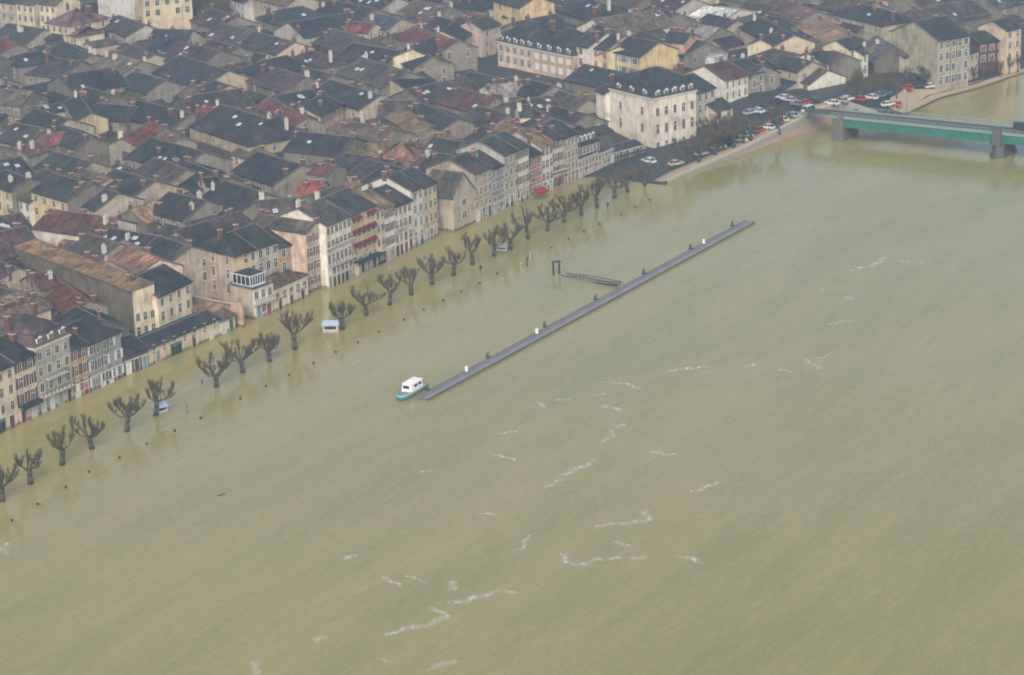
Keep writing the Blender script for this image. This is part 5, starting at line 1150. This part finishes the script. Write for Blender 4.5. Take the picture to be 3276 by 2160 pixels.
# cabin boat
bp = at(*T('P', 1310, 1262), 0); boat = empty('cabin_boat', (bp.x, bp.y, 0), PANG+math.pi+.05, 'small white cabin boat with teal hull moored at the pontoon\'s near end', 'boat')
Lh, Wh = 7.6, 3.0
def hull_ring(z, k, mi):   # half-breadths along the hull, bow at +x
    xs = [-.5, -.3, 0, .25, .38, .46, .5]; ws = [.9, .98, 1, .95, .8, .52, .12]
    R_ = [(x*Lh*(1+.05*k*(x > 0)), w_*Wh/2*(.86+.14*k)) for x, w_ in zip(xs, ws)]
    return [(x, -y, z) for x, y in R_]+[(x, y, z) for x, y in reversed(R_)]
def loft(q, a, b_, mi):
    n_ = len(a)
    for j in range(n_): q.face([a[j], a[(j+1) % n_], b_[(j+1) % n_], b_[j]], mi)
r0, r1, r2, r3 = hull_ring(-.4, 0, 0), hull_ring(.22, .5, 0), hull_ring(.8, .9, 0), hull_ring(.92, 1, 0)
q = MB(); loft(q, r0, r1, 1); loft(q, r1, r2, 0); loft(q, r2, r3, 2); q.face(r3, 3); link('hull', q.mesh('hull', [teal_m, navy_m, gel_m, plain('boat_deck', (.2, .25, .27), .6)]), boat)
q = MB(); base = [(-3.2, -1.15), (.9, -1.15), (1.3, -.9), (1.3, .9), (.9, 1.15), (-3.2, 1.15)]; tp = [(-3.0, -1.0), (.65, -1.0), (.95, -.8), (.95, .8), (.65, 1.0), (-3.0, 1.0)]
q.prism(base, .9, 2.25, 0, tp); link('cabin', q.mesh('cabin', [gel_m]), boat)
q = MB(); q.prism([(x*1.1-.05, y*1.12) for x, y in tp], 2.25, 2.36, 0, [(x*1.06-.05, y*1.0) for x, y in tp]); q.box(-1.6, -.6, -.45, .45, 2.36, 2.5); link('cabin_roof', q.mesh('cabin_roof', [gel_m]), boat)
def sidewin(x0, x1, sy):
    q = MB(); f = lambda z: 1.15-(z-.9)/1.35*.15+.02
    q.face([(x0, sy*f(1.5), 1.5), (x1, sy*f(1.5), 1.5), (x1, sy*f(2.0), 2.0), (x0, sy*f(2.0), 2.0)][::sy]); link('window', q.mesh('window', [glass_m]), boat)
for sy in (-1, 1):
    for x0, x1 in ((-2.7, -1.6), (-1.2, -.1)): sidewin(x0, x1, sy)
q = MB(); q.face([(1.19, -.7, 1.45), (1.19, .7, 1.45), (1.03, .62, 2.05), (1.03, -.62, 2.05)]); link('windscreen', q.mesh('windscreen', [glass_m]), boat)
q = MB(); P = [(1.5, -1.05), (2.4, -.85), (3.2, -.4), (3.6, 0), (3.2, .4), (2.4, .85), (1.5, 1.05)]
for a, b_ in zip(P, P[1:]): q.tube((*a, 1.5), (*b_, 1.5), .03, .03, 5); q.tube((*a, .92), (*a, 1.5), .025, .025, 4)
link('bow_rail', q.mesh('bow_rail', [steel_m]), boat)

# ================================================================= BRIDGE
ZD = 6.2
b0, b1 = at(*T('V', 800, 1022), ZD), at(*T('V', 2378, 1180), ZD); BD = (b1-b0); BD.z = 0; BD.normalize(); BN = Vector((-BD.y, BD.x, 0)); BANG = math.atan2(BD.y, BD.x)
BLEN = 190.0; BW = 8.6
ORG = b0+BN*(BW/2)
br = empty('road_bridge', (ORG.x, ORG.y, 0), BANG, 'long green girder road bridge crossing the river on stone piers', 'bridge')
q = MB(); q.box(-3, BLEN, -BW/2, BW/2, ZD-.35, ZD); link('deck', q.mesh('deck', [railgreen_m]), br)
q = MB(); q.box(-12, BLEN, -BW/2+1.7, BW/2-1.7, ZD+.004, ZD+.012); link('roadway', q.mesh('roadway', [asph_m]), br)
for sy in (-1, 1):
    q = MB(); q.box(0, BLEN, sy*(BW/2-.5)-.16, sy*(BW/2-.5)+.16, ZD-2.4, ZD-.36); q.box(0, BLEN, sy*(BW/2-.5)-.4, sy*(BW/2-.5)+.4, ZD-2.55, ZD-2.4)
    k = 1.5
    q.box(0, BLEN, sy*(BW/2-.5)-.24, sy*(BW/2-.5)+.24, ZD-1.62, ZD-1.5)
    while k < BLEN: q.box(k-.07, k+.07, sy*(BW/2-.5)-.3, sy*(BW/2-.5)+.3, ZD-2.4, ZD-.36); k += 3.0
    link('girder', q.mesh('girder', [green_m]), br)
    q = MB(); yk = sy*(BW/2-.12)
    q.box(-3, BLEN, yk-.05, yk+.05, ZD+1.0, ZD+1.08); q.box(-3, BLEN, yk-.04, yk+.04, ZD+.12, ZD+.18)
    k = -3
    while k < BLEN: q.box(k-.05, k+.05, yk-.05, yk+.05, ZD, ZD+1.0); k += 2.0
    k = -3
    while k < BLEN: q.box(k-.012, k+.012, yk-.012, yk+.012, ZD+.18, ZD+1.0); k += .25
    link('railing', q.mesh('railing', [railgreen_m]), br)
pb = at(3172, 515, 0); sP = (pb-ORG).dot(BD)
for s in (sP, sP+62, sP+124):
    q = MB(); hw, hl_ = 1.6, 5.6
    shape = [(-hw, -hl_+1.6), (0, -hl_), (hw, -hl_+1.6), (hw, hl_-1.6), (0, hl_), (-hw, hl_-1.6)]
    q.prism([(x*1.25, y*1.1) for x, y in shape], -3, .8, 0, [(x*1.2, y*1.08) for x, y in shape]); q.prism(shape, .8, ZD-2.9, 0, [(x*.9, y*.92) for x, y in shape]); q.box(-2, 2, -BW/2, BW/2, ZD-3.0, ZD-2.57, 0)
    q.box(-1.1, 1.1, -BW/2-.75, -BW/2-.02, ZD-2.9, ZD+1.3, 0); q.box(-1.25, 1.25, -BW/2-.85, -BW/2-.02, ZD+1.3, ZD+1.5, 0)
    link('pier', q.mesh('pier', [plain('pier_stone', (.085, .08, .075), .95, var=.4, scale=.7)] if s == sP else [bpy.data.materials['pier_stone']]), br, (s, 0, 0))
q = MB(); q.box(-3, 0.5, -BW/2+.05, BW/2-.05, -2, ZD-.4, 0); q.box(-1.2, .4, -BW/2-.7, -BW/2-.02, -2, ZD+.3, 0); q.box(-1.2, .4, BW/2+.02, BW/2+.7, -2, ZD+.3, 0)
link('abutment', q.mesh('abutment', [plain('abutment_stone', (.13, .112, .09), .95, var=.4, scale=.6)]), br)
# bridge lamps
for i, (s, sy) in enumerate(((sP+8, 1), (sP+22, 1), (14, 1))):
    c = ORG+BD*s+BN*(sy*(BW/2-.35)); e = empty('street_lamp', (c.x, c.y, ZD), BANG, f"slender bridge lamp with a curved arm, {('right of the pier', 'nearest the right picture edge', 'near the quay end of the bridge')[i]}", 'street lamp', 'lamps on the bridge')
    q = MB(); q.tube((0, 0, 0), (0, 0, 6.2), .13, .09, 6); pv = Vector((0, 0, 6.2))
    for k in range(5):
        a = (k+1)/5*math.pi/2; nv = Vector((0, -1.3*(1-math.cos(a)), 6.2+.9*math.sin(a))); q.tube(pv, nv, .05, .05, 5); pv = nv
    link('pole', q.mesh('pole', [steel_m]), e); q = MB(); q.box(-.12, .12, pv.y-.5, pv.y+.05, pv.z-.08, pv.z+.06); link('lantern', q.mesh('lantern', [rendercap_m]), e)

# ================================================================= CARS
def car_parts(van=False):
    L, W_ = (4.0, 1.65) if not van else (4.6, 1.85)
    prof = [(-L/2, .35), (L/2, .35), (L/2+.02, .62), (L/2-.25, .78), (.75, .9), (-L/2+.45, .92), (-L/2, .8)] if not van else [(-L/2, .35), (L/2, .35), (L/2, .85), (L/2-.5, 1.05), (1.0, 1.1), (-L/2, 1.1)]
    def ext(q, P, w0, w1, mi=0):
        n_ = len(P); A = [(x, -w0, z) for x, z in P]; B_ = [(x, w0, z) for x, z in P]
        q.face(A, mi); q.face(B_[::-1], mi)
        for j in range(n_): q.face([A[(j+1) % n_], A[j], B_[j], B_[(j+1) % n_]], mi)
    b_ = MB(); ext(b_, prof, W_/2, W_/2)
    c0, c1, t0, t1, zt = (-L/2+.25, 1.0, -L/2+.85, .25, 1.42) if not van else (-L/2+.02, 1.5, -L/2+.1, .8, 2.0); zb = .9 if not van else 1.1
    b_.prism([(t0, -W_/2+.18), (t1, -W_/2+.18), (t1, W_/2-.18), (t0, W_/2-.18)], zt-.04, zt+.04)
    for x0, x1 in ((c0, t0), (c1, t1), ((c0+c1)/2-.1, (t0+t1)/2-.05)):
        for sy in (-1, 1): b_.tube((x0, sy*(W_/2-.06), zb), (x1, sy*(W_/2-.18), zt), .06, .05, 4)
    g_ = MB(); g_.prism([(c0, -W_/2+.05), (c1, -W_/2+.05), (c1, W_/2-.05), (c0, W_/2-.05)], zb-.02, zt-.03, 0, [(t0, -W_/2+.17), (t1, -W_/2+.17), (t1, W_/2-.17), (t0, W_/2-.17)])
    w_ = MB(); w_.tube((0, -.1, 0), (0, .1, 0), .31, .31, 12, 0); w_.tube((0, -.11, 0), (0, -.1, 0), .17, .17, 8, 1)
    l_ = MB(); l_.box(-.03, .03, -.2, .2, -.08, .08)
    return b_.mesh('body', [carpaint_m]), g_.mesh('windows', [glass_m]), w_.mesh('wheel', [tyre_m, steel_m]), l_.mesh('headlight', [white_m]), L, W_
CARM = {False: car_parts(False), True: car_parts(True)}
def car(p, ang, col, label, van=False, group='cars parked on the dry quay', name='parked_car'):
    b_, g_, w_, l_, L, W_ = CARM[van]
    e = empty(name, p, ang, label, 'van' if van else 'car', group)
    link('body', b_, e, color=col); link('glazing', g_, e)
    for x in (-L/2+.75, L/2-.75):
        for sy in (-1, 1): link('wheel', w_, e, (x, sy*(W_/2-.08), .31), (0, 0, 0 if sy < 0 else math.pi))
    for sy in (-1, 1): link('headlight', l_, e, (L/2-.02, sy*(W_/2-.35), .66))
CC = dict(white=(.75, .75, .74), red=(.55, .03, .04), silver=(.45, .46, .47), dark=(.04, .045, .05), blue=(.06, .12, .25), beige=(.5, .42, .3), grey=(.2, .21, .22), green=(.05, .13, .1), orange=(.55, .16, .06))
CL = [('C', 135, 1085, 'silver', 'on the lower quay beside the first dry trees'), ('C', 292, 905, 'white', 'highest on the ramp below the cream doorway house'), ('C', 440, 958, 'white', 'between the quay trees left of the red car'), ('C', 535, 922, 'red', 'parked beside the promenade among the trees'),
      ('C', 590, 902, 'white', 'just right of the red promenade car'), ('C', 345, 985, 'silver', 'beneath the middle quay trees'), ('C', 885, 788, 'white', 'standing alone at the promenade\'s upper end'), ('C', 700, 695, 'white', 'in front of the low purple-roofed hall'),
      ('C', 745, 712, 'silver', 'right of the white car before the purple-roofed hall'), ('C', 650, 720, 'dark', 'before the house left of the purple-roofed hall'), ('C', 1040, 742, 'white', 'at the bridge head'), ('C', 1102, 744, 'beige', 'at the bridge head'),
      ('C', 1145, 708, 'white', 'leftmost under the car park trees'), ('C', 1230, 704, 'red', 'under the car park trees'), ('C', 1310, 692, 'white', 'in the middle under the car park trees'), ('C', 1412, 668, 'blue', 'under the car park trees'), ('C', 1365, 676, 'grey', 'under the car park trees'),
      ('C', 1480, 742, 'orange', 'on the loop road beyond the bridge'), ('C', 1432, 742, 'white', 'on the loop road beyond the bridge'), ('C', 1600, 614, 'dark', 'first in the row before the four-storey building'), ('C', 1660, 612, 'dark', 'second in the row before the four-storey building'), ('C', 1730, 618, 'white', 'in the row before the four-storey building'),
      ('C', 1800, 608, 'grey', 'in the row before the four-storey building'), ('C', 1870, 603, 'dark', 'near the right end of the row before the four-storey building'), ('C', 1940, 601, 'white', 'right end of the row before the four-storey building'), ('C', 1560, 630, 'red', 'left of the row before the four-storey building'),
      ('Y', 1910, 345, 'white', 'beside the low dark brown shed'), ('Y', 2160, 368, 'beige', 'at the foot of the promenade near the water'), ('C', 245, 905, 'dark', 'left of the white car high on the ramp'), ('C', 395, 945, 'dark', 'deep between the quay trees'), ('C', 480, 920, 'blue', 'behind the red promenade car'),
      ('C', 640, 880, 'green', 'right of the white car by the promenade'), ('C', 300, 1000, 'dark', 'under the lower quay trees'), ('C', 205, 1040, 'red', 'under the lower quay trees'), ('C', 800, 740, 'grey', 'on the road below the purple-roofed hall'), ('C', 560, 770, 'dark', 'before the white house left of the hall'), ('C', 470, 800, 'silver', 'before the rust-roofed white house'), ('C', 655, 862, 'red', 'right of the green car by the promenade'), ('C', 690, 848, 'white', 'second right of the green car by the promenade'), ('C', 725, 832, 'dark', 'third right of the green car by the promenade'), ('C', 760, 818, 'silver', 'fourth right of the green car by the promenade'), ('C', 400, 985, 'white', 'at the wall among the middle quay trees'), ('C', 250, 1040, 'white', 'at the wall among the lower quay trees'), ('C', 610, 790, 'grey', 'before the white house near the hall'), ('C', 520, 790, 'white', 'before the grey house beside the rust-roofed one'), ('C', 860, 730, 'red', 'before the right end of the purple-roofed hall'), ('C', 910, 722, 'dark', 'before the small white house by the hall')]
for i, (t, x, y, c, lab) in enumerate(CL):
    p = ground_point(t, x, y); col = CC[c]; col = tuple(v*R.uniform(.9, 1.08) for v in col)
    al = math.pi/2-math.radians(48)+(math.pi/2 if i % 3 else 0)+R.uniform(-.15, .15)
    if c in ('dark',) and i in (19, 20, 23): al = math.pi/2-math.radians(50)
    car((p.x, p.y, p.z+.02), al, col, f"{c if c not in ('dark',) else 'dark'} {'van' if i in (1, 6) else 'car'} parked {lab}" if 'standing' not in lab else f"{c} van {lab}", van=i in (1, 6), name='parked_car' if i not in (1, 6) else 'parked_van')
c = ORG+BD*(sP+4.5)+BN*1.2
car((c.x, c.y, ZD+.02), BANG, CC['dark'], 'dark van crossing the bridge above the pier', van=True, group=None, name='van')

p = at(*T('S', 515, 1150)); e = empty('driftwood', (p.x, p.y, 0), .4, 'dark piece of driftwood floating alone in the lower left water', 'driftwood')
q = MB(); q.tube((-.7, 0, .02), (.7, .1, .06), .13, .09, 6); link('log', q.mesh('log', [bark_m]), e); q = MB(); q.tube((.2, .05, .08), (.6, .5, .35), .05, .02, 5); link('branch', q.mesh('branch', [bark_m]), e)
# ================================================================= FOAM
FO = [[(900, 1480), (940, 1465), (1000, 1445), (1030, 1430), (1010, 1408)], [(1040, 1400), (1100, 1385), (1200, 1375)], [(880, 1343), (910, 1355), (932, 1364)], [(1322, 1105), (1350, 1082), (1378, 1066)], [(1398, 1032), (1412, 1012), (1416, 998)], [(1438, 996), (1457, 983)], [(1798, 858), (1840, 860)],
      [(1868, 836), (1930, 821)], [(1885, 835), (1903, 857)], [(1400, 888), (1440, 892), (1492, 900)], [(1248, 935), (1277, 943)], [(1293, 931), (1332, 927)], [(1408, 938), (1437, 954)], [(1378, 921), (1412, 915)], [(1388, 1226), (1440, 1215), (1500, 1205), (1510, 1178)], [(1470, 1301), (1503, 1294)],
      [(1580, 1289), (1627, 1309)], [(1300, 1285), (1340, 1311), (1452, 1294)], [(1423, 1259), (1467, 1262)], [(963, 1099), (1017, 1091)], [(1188, 1281), (1237, 1242)], [(583, 1566), (598, 1533)], [(738, 1496), (762, 1479)], [(868, 1534), (912, 1541)], [(2093, 604), (2142, 610)], [(1980, 632), (2072, 594)],
      [(1885, 676), (1938, 671)], [(2163, 601), (2193, 596)], [(1505, 1050), (1572, 1052)], [(1108, 1194), (1152, 1190)], [(940, 1338), (1002, 1350)], [(1044, 1350), (1049, 1372)], [(808, 1302), (832, 1288)], [(1730, 856), (1765, 844)], [(1268, 1136), (1325, 1107)], [(13, 1260), (22, 1287)], [(1958, 690), (1978, 696)],
      [(1550, 859), (1645, 855)], [(1158, 1011), (1202, 999)], [(1808, 889), (1832, 893)], [(1140, 1058), (1195, 1070)], [(1000, 1560), (1050, 1530)], [(1930, 755), (1975, 742)], [(1600, 1140), (1680, 1120)]]
f = MB()
for line in FO:
    P = [at(*T('S', *p), .02) for p in line]; pts2 = []
    for a, b_ in zip(P, P[1:]):
        n_ = max(2, int((b_-a).length/1.0)); pts2 += [a+(b_-a)*(i/n_) for i in range(n_)]
    pts2.append(P[-1]); wob = R.uniform(0, 9); half = R.uniform(.6, 1.4); n_ = len(pts2)
    rows = []
    for i, p in enumerate(pts2):
        dd = (pts2[min(i+1, n_-1)]-pts2[max(i-1, 0)]).normalized(); nn = Vector((-dd.y, dd.x, 0))
        p = p+nn*(.7*math.sin(i*.55+wob)+.35*math.sin(i*1.7+wob*2)); w_ = half*(.45+.55*math.sin(math.pi*(i+.6)/(n_+.2)))*(.75+.5*abs(math.sin(i*.9+wob)))
        rows.append((p-nn*w_, p, p+nn*w_))
    for r_, s_ in zip(rows, rows[1:]):
        f.face([r_[0], s_[0], s_[1], r_[1]], 0, [(0, 0), (0, 0), (0, 1), (0, 1)]); f.face([r_[1], s_[1], s_[2], r_[2]], 0, [(0, 1), (0, 1), (0, 0), (0, 0)])
fo = link('river_foam', f.mesh('river_foam', [foam_m])); fo['kind'] = 'stuff'

# ================================================================= HAZE
q = MB(); q.box(-5200, 6200, -3600, 7600, -6, 166)
hz_m = bpy.data.materials.new('haze'); hz_m.use_nodes = True; n = hz_m.node_tree.nodes; l = hz_m.node_tree.links; n.clear()
ho = n.new('ShaderNodeOutputMaterial'); pv = n.new('ShaderNodeVolumePrincipled'); pv.inputs['Color'].default_value = (.5, .73, 1.0, 1); pv.inputs['Density'].default_value = 0.00031; pv.inputs['Anisotropy'].default_value = .2
l.new(pv.outputs[0], ho.inputs['Volume'])
hz = link('haze', q.mesh('haze', [hz_m])); hz['kind'] = 'stuff'
